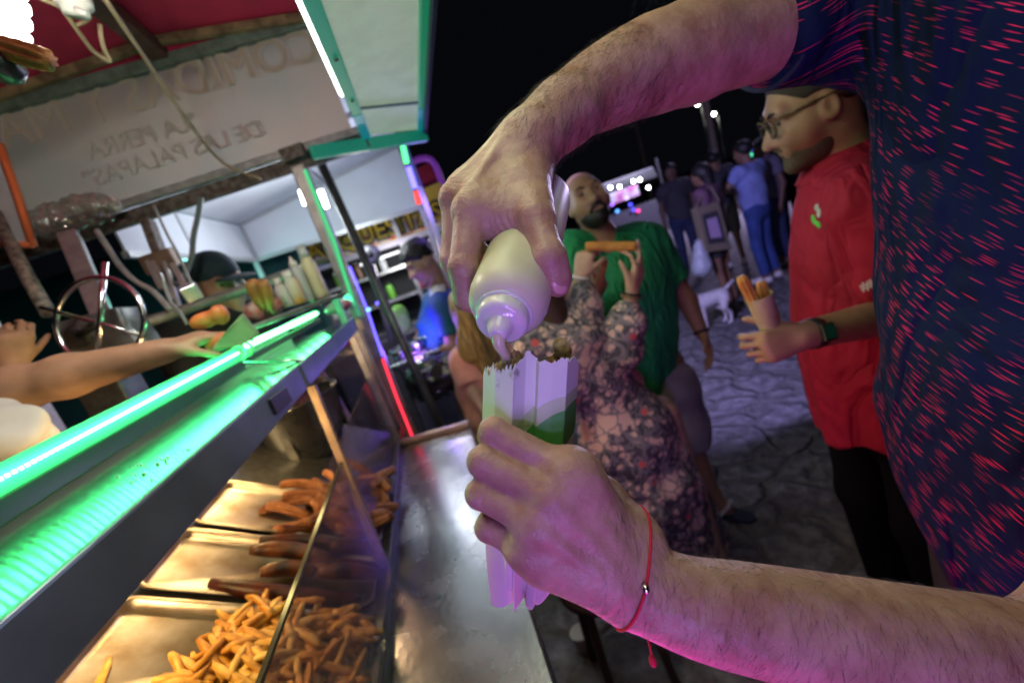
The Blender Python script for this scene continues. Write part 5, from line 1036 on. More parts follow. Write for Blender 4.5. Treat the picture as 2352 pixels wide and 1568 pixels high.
V, Fc = churro(33, .165, .0135, .003); o = link('held_churro', V, Fc, mat('churro_gold', (.62, .30, .06), .55, col2=(.48, .2, .04), vscale=45, bump=.2), None, True, (0, 0, 0)); a, b_ = GY(1345, 566, 1.47), GY(1462, 566, 1.40); dx = nrm(b_ - a); u, v, _ = frame(dx); orient(o, (a + b_) / 2, np.stack([dx, u, v], 1)); tag(o, 'golden churro held level between both hands of the floral dress woman', 'churro')

# ---- man in the red polo with glasses, holding a paper of churros
r = person('red', 'bearded man in red polo and glasses looking down at his churros', (1.08, 1.0, 0))
f = Fig(1.09, 1.0, PI - .12, 1.80, build=.95, head=GY(1866, 246, 1.0), neck=GY(1945, 372, 1.0), l_sh=GY(1985, 462, .88), r_sh=GY(1912, 430, 1.14), l_el=GY(2085, 715, .86), l_wr=GY(1836, 773, .84), r_el=GY(1950, 690, 1.24), r_wr=GY(1882, 800, 1.16),
        chest=GY(1965, 560, 1.0), waist=GY(1985, 740, 1.0), pelvis=GY(2010, 900, 1.0))
f.face((-.86, .46, -.20), (-.20, .05, .97)); h = f.s
tan = sk('tan')
hl = hand_prims(f.J['l_wr'], GY(1770, 795, .84) - f.J['l_wr'], (-.25, .9, -.15), (-.35, -.1, .9), 1.0, (.9, 1.0, 1.1, 1.15), .1, .5, k=.006)
hr = hand_prims(f.J['r_wr'], (-.1, -.1, -1), (.3, -.9, 0), (-.9, -.3, 0), 1.0, .4)
blob('body', f.head() + f.torso(-.012) + f.arm('l', 1.12) + f.arm('r') + f.leg('l') + f.leg('r') + f.foot('l') + f.foot('r') + hl + hr, .0046, tan, r); eyes(f, eye_m, r)
for a in (-1, 1):
    pass
beard = [El(f.hp(0, .022, -.054), np.array([.0635, .0715, .072]) * h, f.HR(), k=.02), El(f.hp(0, .074, -.101), np.array([.030, .026, .022]) * h, f.HR(), k=.02), Cut(f.hp(0, .05, -.046), f.hu * .9 + f.hf * .32), Cut(f.hp(0, -.012, 0), -f.hf)]
blob('beard', beard, .0035, mat('beard_stubble', (.060, .040, .028), .75, col2=(.11, .075, .05), vscale=260, bump=.4, bscale=400), r)
put('moustache', MB().tube(smooth([f.hp(-.026, .088, -.056), f.hp(-.014, .098, -.049), f.hp(0, .102, -.048), f.hp(.014, .098, -.049), f.hp(.026, .088, -.056)], 4), .0042 * h, 6), mat('beard_stubble', (0, 0, 0)), r)
blob('hair', [El(f.hp(0, -.020, .040), np.array([.0835, .102, .092]) * h, f.HR(), k=.02), Cut(f.hp(0, .066, .07), f.hf * .75 - f.hu * .66), Cut(f.hp(0, -.02, -.04), -f.hu), Sub(El(f.hp(.08, .01, -.02), np.array([.03, .045, .05]) * h, f.HR()), .01), Sub(El(f.hp(-.08, .01, -.02), np.array([.03, .045, .05]) * h, f.HR()), .01)], .004, mat('short_hair', (.030, .022, .017), .7, bump=.5, bscale=300), r)
gls = put('glasses', MB().tube([f.hp(-.066, .086, .020), f.hp(-.080, .02, .016), f.hp(-.082, -.02, .012), f.hp(-.078, -.045, -.006)], .0034).tube([f.hp(.066, .086, .020), f.hp(.080, .02, .016), f.hp(.082, -.02, .012), f.hp(.078, -.045, -.006)], .0034)
          .tube([f.hp(.009, .108, .015), f.hp(-.009, .108, .015)], .0028), mat('tortoise', (.16, .09, .035), .3, col2=(.06, .03, .015), vscale=80), r)
for a in (-1, 1):
    cc = f.hp(.036 * a, .103, .006); R = f.HR()
    put('frame', MB().tube([cc + (R[:, 0] * .027 * math.cos(t) + R[:, 2] * .021 * math.sin(t) - R[:, 1] * .004 * abs(math.cos(t))) * h for t in np.linspace(0, 6.283, 24, endpoint=False)], .0030, 6, closed=True), mat('tortoise', (0, 0, 0)), gls)
    put('lens', MB().ell(cc, np.array([.026, .0014, .020]) * h, R), glass('lens_glass', (.9, 1, .94), .2, .02), gls)
redm = mat('red_polo', (.36, .003, .034), .8, var=.08, vscale=5, bump=.12, bscale=380, wrinkle=.6, wscale=7)
J = f.J
shirt = f.shirt(.022, 1.04) + [Fl(J['l_sh'], along(J['l_sh'], J['l_el'], .66), .078, .084, k=.02), Fl(J['r_sh'], along(J['r_sh'], J['r_el'], .6), .072, .074, k=.03), Fl(J['waist'], J['pelvis'] - (0, 0, .30), .145, .165, k=.08), Cut(GY(1960, 995, 1.0), (0, 0, -1))]
polo = blob('polo', shirt, .006, redm, r, drape(f.J['waist'], .014, 6, 1.5, .8, 11))
nk = J['neck']; cu = along(nk, J['head'], .12)
rc_ = put('collar', MB().grid(lambda u, v: cu + (f.rt * math.cos(u * 5.2 + .55 - PI / 2 + PI) + f.fw * -math.sin(u * 5.2 + .55 - PI / 2 + PI) * 1.05) * (.070 + .036 * v) * 1.0 + np.array([0, 0, .022 - .060 * v]), 30, 4), redm, r)
rc_.modifiers.new('t', 'SOLIDIFY').thickness = .004
from mathutils.bvhtree import BVHTree
def on_mesh(o, px, py):                                            # where a measured sight line meets the cloth
    w = world_base(o); t = BVHTree.FromPolygons([tuple(np.array(v.co) + w) for v in o.data.vertices], [tuple(q.vertices) for q in o.data.polygons])
    h = t.ray_cast(Vector(O), Vector(nrm(ray(px, py)))); return (np.array(h[0]), np.array(h[1])) if h[0] is not None else (None, None)
par_ = r
for nm, spots, m_ in (('shirt_emblem', ((1876, 476, 9, 8), (1881, 489, 9, 12)), mat('emblem_grey', (.5, .58, .55), .7)), ('emblem_letters', ((1869, 504, 10, 12), (1880, 516, 12, 9), (1874, 511, 8, 8)), mat('emblem_green', (.13, .60, .10), .7))):
    mb = MB()
    for px, py, a_, b_ in spots:
        h_, nn_ = on_mesh(polo, px, py)
        if h_ is not None: u_, v_, _ = frame(nn_); mb.ell(h_ + nn_ * .0005, (a_ * .001, b_ * .001, .0022), np.stack([u_, v_, nn_], 1), 14, 8)
    if mb.v: par_ = put(nm, mb, m_, par_)
sl0 = along(J['l_sh'], J['l_el'], .56); ld = nrm(J['l_el'] - J['l_sh']); tc_ = nrm(O - sl0); tx = nrm(np.cross(tc_, -ld)); tx = tx if tx @ np.array([_x[0], _y[0], -_d[0]]) > 0 else -tx; tz = nrm(np.cross(tx, -ld)); tz = tz if tz @ tc_ > 0 else -tz
text('sleeve_text', '#hatamoi', .030, sl0 + tz * .0845 - tx * .004 + ld * .002, np.stack([tx, nrm(np.cross(tz, tx)), tz], 1), white_plastic, r, .0008, bold=.001)
blob('trousers', f.trouser('l', 1.95, .014) + f.trouser('r', 1.95, .014) + [El(J['pelvis'] - (0, 0, .02), (.145, .155, .13), k=.06), Cut((0, 0, 1.0), (0, 0, 1))], .010, mat('black_trousers', (.004, .004, .006), .9, spec=.1), r)
for e in 'lr': shoe(f, e, black_plastic, r)
wt = along(J['l_el'], J['l_wr'], .88); wd = nrm(J['l_wr'] - J['l_el']); wu = nrm(O - wt); wu = nrm(wu - wd * (wu @ wd)); wv_ = np.cross(wd, wu)
wa = put('watch', MB().grid(lambda u, v: wt + wd * (v - .5) * .026 + .0345 * (math.cos(u * 6.283) * wu + math.sin(u * 6.283) * wv_), 28, 2), black_plastic, r); wa.modifiers.new('t', 'SOLIDIFY').thickness = .003
wc = put('watch_case', MB().box(wt + wu * .037 - wv_ * .004, (.034, .012, .040), np.stack([wd, wu, wv_], 1)), black_plastic, wa, .004)
put('watch_screen', MB().box(wt + wu * .0436 - wv_ * .004, (.024, .001, .030), np.stack([wd, wu, wv_], 1)), mat('watch_screen', (.004, .008, .008), .08, emit=(.05, .5, .3), estr=.02), wa)
# paper with churros in his hand
cone = thing('churro_paper', 'small pale paper holding two churros in the red polo man\'s hand', 'paper holder', GY(1780, 800, .85))
a, b_ = GY(1782, 800, .86), GY(1742, 678, .86); ax = nrm(b_ - a); u, v, _ = frame(ax); L = np.linalg.norm(b_ - a)
put('paper', MB().lathe([(0, .010), (.1, .016), (.98, .028), (1, .0285), (.99, .027), (.12, .014)], a, b_, 20), mat('kraft_pale', (.50, .42, .27), .7, var=.1, bump=.15, bscale=120), cone)
for k, (p0, p1) in enumerate((((1765, 760), (1704, 640)), ((1785, 760), (1748, 652)))):
    V, Fc = churro(40 + k, .16, .011, .002); o = link('held_churro', V, Fc, mat('churro_gold', (0, 0, 0)), None, True, (0, 0, 0)); A, B_ = GY(*p0, .86 + .012 * k), GY(*p1, .86 + .012 * k); dx = nrm(B_ - A); u, v, _ = frame(dx); orient(o, B_ - dx * .075, np.stack([dx, u, v], 1))
    tag(o, ('longer churro leaning left in the paper the red polo man holds', 'shorter churro standing right in the paper the red polo man holds')[k], 'churro', 'churros in the red polo man paper')

# ---- vendor reaching over the shelf from the left
vd = person('vendor', 'vendor in white apron reaching a bare arm over the green lit shelf from the left', (-1.35, .95, 0))
f = Fig(-1.42, .95, 0.1, 1.86, l_sh=(-1.40, 1.13, 1.58), r_sh=(-1.38, .75, 1.56), r_el=GD(30, 895, .98), r_wr=GD(378, 806, 1.03), l_el=GD(-10, 960, 1.22), l_wr=GD(24, 840, 1.22))
f.face((.95, .25, -.2))
arm_ = [C(f.J['r_sh'], f.J['r_el'], .052, .046, k=.02), El(along(f.J['r_el'], f.J['r_wr'], .04), np.full(3, .047), k=.02), C(f.J['r_el'], along(f.J['r_el'], f.J['r_wr'], .35), .046, .046, k=.02), C(along(f.J['r_el'], f.J['r_wr'], .35), f.J['r_wr'], .046, .029, k=.02)]
hr = hand_prims(f.J['r_wr'], GD(520, 752, 1.10) - f.J['r_wr'], (-.1, .2, -1), (-.3, -1, -.2), 1.0, (.25, .30, .35, .5), .25, .25, k=.008)
hl = hand_prims(f.J['l_wr'], GD(52, 690, 1.22) - f.J['l_wr'], (-.6, .6, .2), (.9, .1, 0), 1.0, (.75, .8, .9, 1.0), .12, .3, k=.006)
blob('body', f.head() + f.torso(-.01) + arm_ + f.arm('l') + f.leg('l') + f.leg('r') + f.foot('l') + f.foot('r') + hr + hl, .0060, sk('tan'), vd)
blob('hair', hair_prims(f), .008, dark_hair, vd)
white_ap = mat('white_apron', (.55, .56, .52), .85, var=.1, vscale=8)
blob('apron', f.torso(.022) + [Fl(f.J['r_sh'], along(f.J['r_sh'], f.J['r_el'], .45), .07, .068, k=.03), Fl(f.J['l_sh'], along(f.J['l_sh'], f.J['l_el'], .5), .07, .066, k=.03), Fl(f.J['pelvis'] + (0, 0, .1), f.J['pelvis'] - (0, 0, .3), .17, .18, k=.05)], .009, white_ap, vd, folds(.007, 24, seed=13))
blob('trousers', f.trouser('l', 1.95, .014) + f.trouser('r', 1.95, .014), .012, mat('black_trousers', (0, 0, 0)), vd)
blob('white_cloth', [El(GD(20, 1010, .86), (.06, .06, .045), k=.03), El(GD(60, 1000, .90), (.04, .04, .03), k=.03), El(GD(-20, 975, .88), (.06, .05, .05), k=.03), C(GD(0, 1010, .87), GD(0, 1010, .87) * (1, 1, 0) + np.array([-.06, 0, .1]), .055, .09, k=.03)], .006, white_ap, None, folds(.006, 60, seed=14), 'tall crumpled white cloth bundle behind the ledge at the left edge', 'cloth')
npk = thing('napkin_wrap', 'green paper wrap with orange food held in the vendor\'s hand', 'paper wrap', GD(540, 790, 1.05))
put('paper', MB().prism([GD(478, 812, 1.03), GD(520, 760, 1.05), GD(556, 720, 1.08), GD(598, 770, 1.10), GD(560, 790, 1.07)], np.array([-.01, .035, .002])), mat('green_paper', (.20, .34, .17), .8, var=.15, bump=.2, bscale=60), npk, .006)
blob('food', [El(GD(470, 735, 1.08), (.035, .02, .02), k=.01), El(GD(505, 722, 1.08), (.02, .02, .025), k=.01), El(GD(505, 785, 1.07), (.035, .02, .02), k=.01)], .005, mat('orange_food', (.70, .22, .06), .5, col2=(.5, .12, .04), vscale=40), npk)

# ---- vendor with the dark cap at the back of the stall
cp_ = person('cap', 'vendor in dark cap and black shirt at the back of the stall', (-.80, 2.25, 0))
f = Fig(-.95, 2.45, -.9, 1.90, head=GY(502, 655, 2.20), neck=GY(520, 735, 2.22)); o_ = f.J['neck'] - np.array([0, 0, 1.47 * f.s]); 
for k in f.J:
    if k not in ('head', 'neck'): f.J[k] = f.J[k] + np.array([o_[0] + .95, o_[1] - 2.45, 0]) + (0, 0, .13)
f.face((.75, -.62, -.25))
blob('body', f.head() + f.torso(-.01) + f.arm('l') + f.arm('r') + f.leg('l') + f.leg('r') + f.foot('l') + f.foot('r') + f.hand('l') + f.hand('r'), .0075, sk('tan'), cp_); eyes(f, eye_m, cp_)
capm_ = mat('cap_teal', (.012, .035, .045), .8, var=.1)
ck = blob('cap', [El(f.hp(0, -.012, .050), np.array([.088, .106, .088]) * f.s, f.HR()), Cut(f.hp(0, 0, .03), -f.hu + f.hf * .12)], .006, capm_, cp_)
put('brim', MB().ell(f.hp(0, .125, .034), np.array([.072, .075, .008]) * f.s, f.HR()), capm_, ck)
blob('shirt', f.torso(.02) + f.sleeve('l') + f.sleeve('r'), .011, mat('black_shirt', (.015, .016, .02), .85), cp_, folds(.006, 22, seed=15))
blob('trousers', f.trouser('l', 1.95) + f.trouser('r', 1.95), .013, mat('black_trousers', (0, 0, 0)), cp_)

# ---- young man in the blue and green jersey working at the next stall
jz = person('jersey', 'young man with dark hair in blue and green jersey bending over the next stall', (.10, 2.95, 0))
f = Fig(.10, 2.95, PI - .35, 1.76, head=GY(968, 602, 2.9), neck=GY(1012, 668, 2.95), chest=GY(1018, 735, 2.97), waist=GY(1015, 800, 2.98), pelvis=GY(1010, 860, 3.0), l_sh=GY(1015, 700, 2.80), r_sh=GY(1010, 690, 3.12), l_el=GY(1040, 800, 2.75), l_wr=GY(985, 815, 2.70), r_el=GY(960, 790, 3.1), r_wr=GY(945, 810, 3.0))
f.face((-.86, -.25, -.35), (-.35, 0, .93))
blob('body', f.head() + f.torso(-.01) + f.arm('l') + f.arm('r') + f.leg('l') + f.leg('r') + f.foot('l') + f.foot('r') + f.hand('l') + f.hand('r'), .0075, sk('tan'), jz); eyes(f, eye_m, jz)
blob('hair', [El(f.hp(0, -.012, .055), np.array([.088, .108, .092]) * f.s, f.HR(), k=.02), Cut(f.hp(0, .05, .045), f.hf * .6 - f.hu * .8)], .006, dark_hair, jz, crump(2, .006))
blob('jersey', f.shirt(.02) + f.sleeve('l', .7) + f.sleeve('r', .7) + [Cut(f.J['pelvis'] - (0, 0, .06), (0, 0, -1))], .009, mat('jersey_cloth', (.008, .045, .30), .7, col2=(.005, .17, .10), vscale=3.5, detail=1), jz, folds(.006, 24, seed=16))
for k in range(3): a = along(f.J['l_sh'], f.J['neck'], .1 + .17 * k); put('shoulder_stripe', MB().tube([a + f.fw * .05 + (0, -.02, .07), a + (0, -.03, .085), a - f.fw * .05 + (0, -.02, .07)], .009, 6), white_plastic, jz)
blob('jeans', f.trouser('l', 1.95) + f.trouser('r', 1.95) + [El(f.J['pelvis'] - (0, 0, .02), (.15, .12, .13), k=.05)], .011, mat('dark_jeans', (.02, .03, .09), .8, var=.2), jz)
for e in 'lr': shoe(f, e, black_plastic, jz)

# ---- blonde woman beside the stall
bl = person('blonde', 'blonde woman in salmon top half hidden behind the pouring hand', (.20, 2.4, 0))
f = Fig(.20, 2.42, 2.2, 1.50, head=GY(1070, 712, 2.35), neck=GY(1095, 790, 2.38), chest=GY(1105, 860, 2.40), waist=GY(1125, 930, 2.40), pelvis=GY(1150, 990, 2.42), l_sh=GY(1062, 830, 2.36), r_sh=GY(1150, 815, 2.44), l_el=GY(1090, 905, 2.28), l_wr=GY(1122, 960, 2.2), r_el=GY(1190, 900, 2.45), r_wr=GY(1180, 960, 2.4))
f.face((-.5, .85, -.1))
blob('body', f.head() + f.torso(-.01) + f.arm('l', .9) + f.arm('r', .9) + f.leg('l') + f.leg('r') + f.foot('l') + f.foot('r') + f.hand('l') + f.hand('r'), .0075, sk('pale'), bl)
blond = mat('blonde_hair', (.42, .30, .10), .5, col2=(.16, .10, .03), vscale=30, stretch=(3, 3, .3), bump=.4, bscale=100)
blob('hair', [El(f.hp(0, -.02, .03), np.array([.092, .108, .105]) * f.s, f.HR(), k=.03), C(f.hp(-.03, -.05, .0), GY(1085, 800, 2.30), .075, .065, k=.04), C(GY(1085, 780, 2.30), GY(1125, 868, 2.28), .055, .028, k=.03), C(f.hp(.04, -.05, 0), GY(1130, 820, 2.33), .07, .04, k=.04), Cut(f.hp(0, .05, 0), f.hf)], .007, blond, bl, folds(.008, 60, ((1, .3, .05), (.5, 1, .1)), seed=3))
blob('top', f.torso(.02) + [Fl(f.J['l_sh'], along(f.J['l_sh'], f.J['l_el'], .7), .066, .062, k=.03), Fl(f.J['r_sh'], along(f.J['r_sh'], f.J['r_el'], .7), .066, .062, k=.03)], .009, mat('salmon_top', (.62, .30, .24), .75, var=.1), bl, folds(.006, 24, seed=17))
blob('skirt', [Fl(f.J['pelvis'] + (0, 0, .1), f.J['pelvis'] - (0, 0, .40), .15, .20, k=.05)], .011, mat('dark_skirt', (.02, .025, .05), .8), bl, folds(.01, 30, seed=18))

# ---- people further off
def bystander(lab, x, y, yaw, h, top, topm, bot, skc, hairc=dark_hair, shoes=None, long=1.95, sleeve=.55, hairlong=False, hres=.014, **ov):
    p = person('bystander', lab, (x, y, 0)); f = Fig(x, y, yaw, h, **ov)
    blob('body', f.head() + f.torso(-.01) + f.arm('l') + f.arm('r') + f.leg('l') + f.leg('r') + f.foot('l') + f.foot('r') + f.hand('l') + f.hand('r'), hres, sk(skc), p)
    hp_ = hair_prims(f, not hairlong, .016); hp_ = hp_ if not hairlong else [hp_[0], C(f.hp(0, -.07, 0), f.hp(0, -.10, -.22), .08, .05, k=.04), hp_[1]]
    blob('hair', hp_, hres, hairc, p)
    blob(top, f.shirt(.02) + f.sleeve('l', sleeve) + f.sleeve('r', sleeve) + [Cut(f.J['pelvis'] - (0, 0, .10), (0, 0, -1))], hres, topm, p, folds(.008, 20, seed=int(x * 7)))
    blob('shorts' if long < 1.2 else 'trousers', f.trouser('l', long) + f.trouser('r', long) + [El(f.J['pelvis'] - (0, 0, .03), (.16, .13, .13), k=.05)], hres, bot, p)
    if shoes:
        for e in 'lr': shoe(f, e, shoes, p)
    return p, f
jean = mat('blue_jeans', (.035, .075, .26), .8, var=.2, vscale=8); ltblue = mat('blue_tee', (.24, .30, .62), .8, var=.1)
bystander('man in pale blue shirt and jeans with arms folded, back turned in the dark square', 4.02, 4.95, 1.9, 1.70, 'shirt', ltblue, jean, 'brown', shoes=white_plastic, l_el=(3.70, 5.02, 1.22), l_wr=(3.95, 5.16, 1.20), r_el=(4.32, 5.05, 1.22), r_wr=(4.05, 5.2, 1.18))
p, f = bystander('woman with a framed square shoulder bag and bare legs in the dark square', 3.28, 4.74, 2.2, 1.62, 'top', mat('purple_top', (.15, .07, .12), .8), mat('dark_shorts', (.03, .03, .035), .8), 'brown', long=.7, hairlong=True, l_wr=(3.12, 4.62, .86))
bgm = mat('bag_tan', (.20, .165, .11), .8, var=.1); tb = thing('shoulder_bag', 'square bag with pale border and purple middle on the woman\'s back', 'bag', GY(1632, 500, 4.55))
bq = [GY(1598, 478, 4.52), GY(1652, 462, 4.52), GY(1682, 572, 4.52), GY(1622, 580, 4.52)]
put('bag_body', MB().slab(bq, .10), bgm, tb, .01); mid = sum(bq) / 4
put('dark_square', MB().slab([mid + (q_ - mid) * .66 - (0, .004, 0) for q_ in bq], .004), mat('bag_dark', (.04, .04, .05), .8), tb); put('patch', MB().slab([mid + (q_ - mid) * .42 - (0, .010, 0) for q_ in bq], .004), mat('bag_purple', (.42, .30, .48), .8), tb)
put('strap', MB().tube(smooth([bq[0], f.J['neck'] + (-.05, -.12, .0), bq[1]]), .012, 6), bgm, tb)
blob('carrier_bag', [C(GY(1606, 560, 4.6), GY(1612, 612, 4.6), .05, .11, k=.05)], .014, mat('thin_white_bag', (.42, .46, .52), .4), None, crump(8, .012), 'pale plastic carrier bag hanging beside the framed bag', 'carrier bag')
bystander('person in shorts and white trainers standing behind the man in jeans', 4.55, 6.25, 1.2, 1.72, 'shirt', mat('dark_tee', (.04, .04, .05), .8), mat('olive_shorts', (.14, .13, .10), .8), 'brown', shoes=white_plastic, long=.95)
bystander('person all in black standing in the dark behind the red polo man', 5.2, 5.75, -2.4, 1.74, 'shirt', mat('black_shirt', (0, 0, 0)), mat('black_trousers', (0, 0, 0)), 'brown', shoes=white_plastic)
bystander('man in dark tee standing furthest back in the dark square', 4.05, 6.6, -2.0, 1.76, 'shirt', mat('dark_tee', (0, 0, 0)), mat('dark_jeans', (0, 0, 0)), 'dark')
bystander('person in grey hugging the man in pale blue shirt', 4.62, 5.35, 2.9, 1.66, 'top', mat('grey_top', (.12, .11, .15), .8), mat('dark_jeans', (0, 0, 0)), 'dark', hairlong=True)
# white dog
dg = thing('dog', 'small white dog standing in the square near the bare legged woman', 'dog', (2.7, 4.2, 0)); X0 = np.array([2.68, 4.22, 0])
def dp(x, y, z): return X0 + np.array([x, y, z])
blob('dog', [C(dp(-.13, .03, .30), dp(.13, -.03, .31), .085, .072, k=.05), C(dp(-.14, .03, .34), dp(-.24, .05, .44), .06, .05, k=.04), El(dp(-.27, .06, .47), (.06, .05, .05), k=.03), C(dp(-.29, .06, .46), dp(-.37, .08, .44), .035, .022, k=.02), C(dp(-.25, .09, .50), dp(-.24, .12, .46), .02, .012, k=.01), C(dp(-.24, .02, .50), dp(-.23, .0, .46), .02, .012, k=.01), C(dp(.16, -.03, .34), dp(.28, -.05, .42), .025, .012, k=.02)]
     + [q for x, y in ((-.12, .07), (-.11, -.02)) for q in (C(dp(x, y, .27), dp(x, y, .14), .036, .022, k=.02), C(dp(x, y, .14), dp(x - .005, y, .02), .021, .018, k=.01), C(dp(x, y, .02), dp(x - .03, y, .018), .018, .016, k=.01))]
     + [q for x, y in ((.13, .02), (.12, -.08)) for q in (C(dp(x, y, .28), dp(x - .03, y, .19), .05, .032, k=.03), C(dp(x - .03, y, .19), dp(x + .03, y, .11), .028, .018, k=.01), C(dp(x + .03, y, .11), dp(x + .02, y, .02), .018, .016, k=.01), C(dp(x + .02, y, .02), dp(x - .015, y, .018), .017, .015, k=.01))],
     .009, mat('white_fur', (.62, .60, .60), .85, var=.1, bump=.4, bscale=60), dg).name = 'body'
# ================================================================== the neighbouring stalls and the far lights
gz_ = thing('gazebo', 'white gazebo lit from inside behind the stall', 'gazebo', (-.5, 3.1, 0))
white_c = mat('gazebo_canvas', (.60, .64, .68), .75, var=.05, vscale=4)
y1, y0 = 4.0, 2.35; xr = .20; xl = -1.17; zb = 2.08; zt = 2.40; fm = mat('gazebo_frame', (.42, .44, .45), .4, .5)
put('back_valance', MB().slab([(xl, y1, 2.09), (xr, y1, 2.07), (xr, y1, 2.56), (xl, y1, 2.36)], .01), white_c, gz_)
put('side_valance', MB().slab([(xl, y0, 2.11), (xl, y1, 2.09), (xl, y1, 2.36), (xl, y0, 2.36)], .01), white_c, gz_)
put('roof_canvas', MB().slab([(xl, y0, 2.37), (xr, y0, 2.57), (xr, y1, 2.57), (xl, y1, 2.37)], .01), white_c, gz_)
for a, b in (((xl, y0, 2.10), (xl, y1, 2.08)), ((xl, y1, 2.08), (xr, y1, 2.06)), ((xl, y1, 2.36), (xr, y1, 2.555)), ((xl + .02, y1 - .02, 2.36), (xl + .02, y1 - .02, 2.08)), ((xl, y0 + .5, 2.36), (xr, y0 + .5, 2.56)), ((-.45, y0, 2.46), (-.45, y1, 2.46)), ((xl, 3.0, 2.36), (xl, 3.0, 2.1))): put('frame_bar', MB().beam(a, b, .03), fm, gz_)
for x, y in ((xr, y1), (xl, y1), (xr, 3.2)): put('post', MB().beam((x, y, 0), (x, y, 2.1), .035), fm, gz_)
put('side_curtain', MB().slab([(xr + .02, 3.22, 2.05), (xr + .02, y1, 2.05), (xr + .02, y1, 2.58), (xr + .02, 3.22, 2.42)], .006), mat('navy_curtain', (.03, .03, .16), .7), gz_)
wt_ = glow('white_led', (.95, .98, 1), 16)
put('lamp_tube', MB().tube([GY(692, 437, 3.0), GY(703, 470, 3.0)], .018, 8), wt_, gz_); put('lamp_tube', MB().tube([GY(734, 438, 3.0), GY(748, 478, 3.0)], .021, 8), wt_, gz_)
lamp('gazebo_light', 'POINT', (-.45, 3.0, 2.12), (.90, .95, 1), 22, .12, gz_)
for nm, a, b, col, s in (('strip_green2', (922, 322), (934, 375), (.1, 1, .3), 2.4), ('strip_blue2', (938, 384), (954, 432), (.12, .10, 1), 5), ('strip_red2', (956, 440), (963, 468), (1, .05, .04), 2.6)):
    put('led_strip', MB().tube([GY(*a, 3.2), GY(*b, 3.2)], .017, 8), glow(nm, col, s), gz_)
lamp('strip_light', 'POINT', GY(1000, 450, 3.0), (.30, .16, 1), 3.5, .08, gz_)
# snack stall with the yellow sign
sg = thing('snack_stall', 'snack stall under yellow sign behind the white gazebo', 'stall', (-.2, 4.9, 0))
sA, sB = GY(690, 622, 4.7), GY(1024, 512, 4.7); tA, tB = GY(672, 560, 4.7), GY(1012, 418, 4.7)
signm = mat('sign_yellow', (.72, .52, .06), .5, col2=(.78, .58, .16), vscale=3)
put('sign_board', MB().slab([sA, sB, tB, tA], .03), signm, sg)
pr_ = mat('sign_food_print', (.60, .10, .05), .5, col2=(.55, .50, .48), vscale=14, detail=1)
put('food_print', MB().slab([along(sA, tA, .02) - (0, .0305, 0), along(sB, tB, .02) - (0, .0305, 0), along(sB, tB, .36) - (0, .0305, 0), along(sA, tA, .36) - (0, .0305, 0)], .004), pr_, sg)
tx = nrm(sB - sA); ty = nrm((tA + tB) / 2 - (sA + sB) / 2); ty = nrm(ty - tx * (tx @ ty)); tz = np.cross(tx, ty); mid = GY(842, 540, 4.66)
text('lettering', 'MARQUESITAS', .235, mid - (0, .0, 0), np.stack([tx, ty, tz], 1), mat('letter_black', (.02, .02, .015), .5), sg, .003, bold=.022)
text('lettering', 'MARQUESITAS', .235, mid - (0, .008, 0), np.stack([tx, ty, tz], 1), mat('letter_yellow', (.66, .46, .03), .5), sg, .003, bold=.004)
put('sign_top', MB().tube(smooth([tA + (0, 0, .03), along(tA, tB, .72) + (0, 0, .05), along(tA, tB, .80) + (0, 0, .24), along(tA, tB, .99) + (0, 0, .22), along(sB, tB, .5) + (.04, 0, 0), sB + (.05, 0, 0)], 5), .03, 8), mat('sign_purple', (.20, .05, .34), .5, emit=(.30, .06, .6), estr=.25), sg)
put('sign_arch', MB().prism([along(tA, tB, .74), along(tA, tB, .99), along(tA, tB, .97) + (0, 0, .2), along(tA, tB, .82) + (0, 0, .2)], (0, .02, 0)), mat('sign_red', (.34, .02, .05), .5), sg)
put('awning_rim', MB().beam(sA - (0, .2, .04), sB - (0, .2, .04) + (.06, 0, 0), .05, .05, up=(0, 0, 1)), mat('rim_white', (.26, .25, .32), .5), sg)
for x in (-.95, -.42, -.06, .5): put('post', MB().beam((x, 4.5, 0), (x, 4.5, 2.15), .04), steel_dull, sg)
put('side_poster', MB().slab([GY(1002, 520, 4.6), GY(1030, 510, 4.6), GY(1040, 640, 4.6), GY(1008, 640, 4.6)], .01), mat('poster_print', (.5, .06, .06), .5, col2=(.06, .22, .10), vscale=5, detail=0), sg)
put('counter', MB().box((-.25, 4.4, .55), (1.5, .6, 1.1)), mat('stall_counter', (.07, .06, .10), .5, var=.3, vscale=6), sg, .01)
for z in (1.1, 1.38, 1.66): put('shelf', MB().box((-.25, 4.75, z), (1.5, .28, .03)), steel_dull, sg)
put('back_wall', MB().box((-.25, 5.0, 1.0), (1.7, .03, 2.0)), mat('stall_back', (.03, .035, .04), .8), sg)
lamp('stall_fill', 'POINT', (-.15, 4.3, 1.72), (1, .95, .92), 11, .08, sg)  # added fill for the sign and shelves, not a fixture of this stall
put('lamp_tube', MB().tube([(-.5, 4.62, 1.80), (.2, 4.62, 1.80)], .012, 8), glow('added_white_led', (.95, .95, 1), 2), sg)  # added tube tucked out of sight under the rim, a body for the fill
cols = [('jar_red', (.5, .05, .04)), ('jar_white', (.6, .6, .58)), ('jar_green', (.14, .42, .05)), ('jar_amber', (.55, .28, .04)), ('jar_blue', (.08, .10, .35)), ('jar_brown', (.14, .06, .03)), ('jar_clear', (.4, .43, .45))]
cn = [c[0].split('_')[1] for c in cols]; k = 0
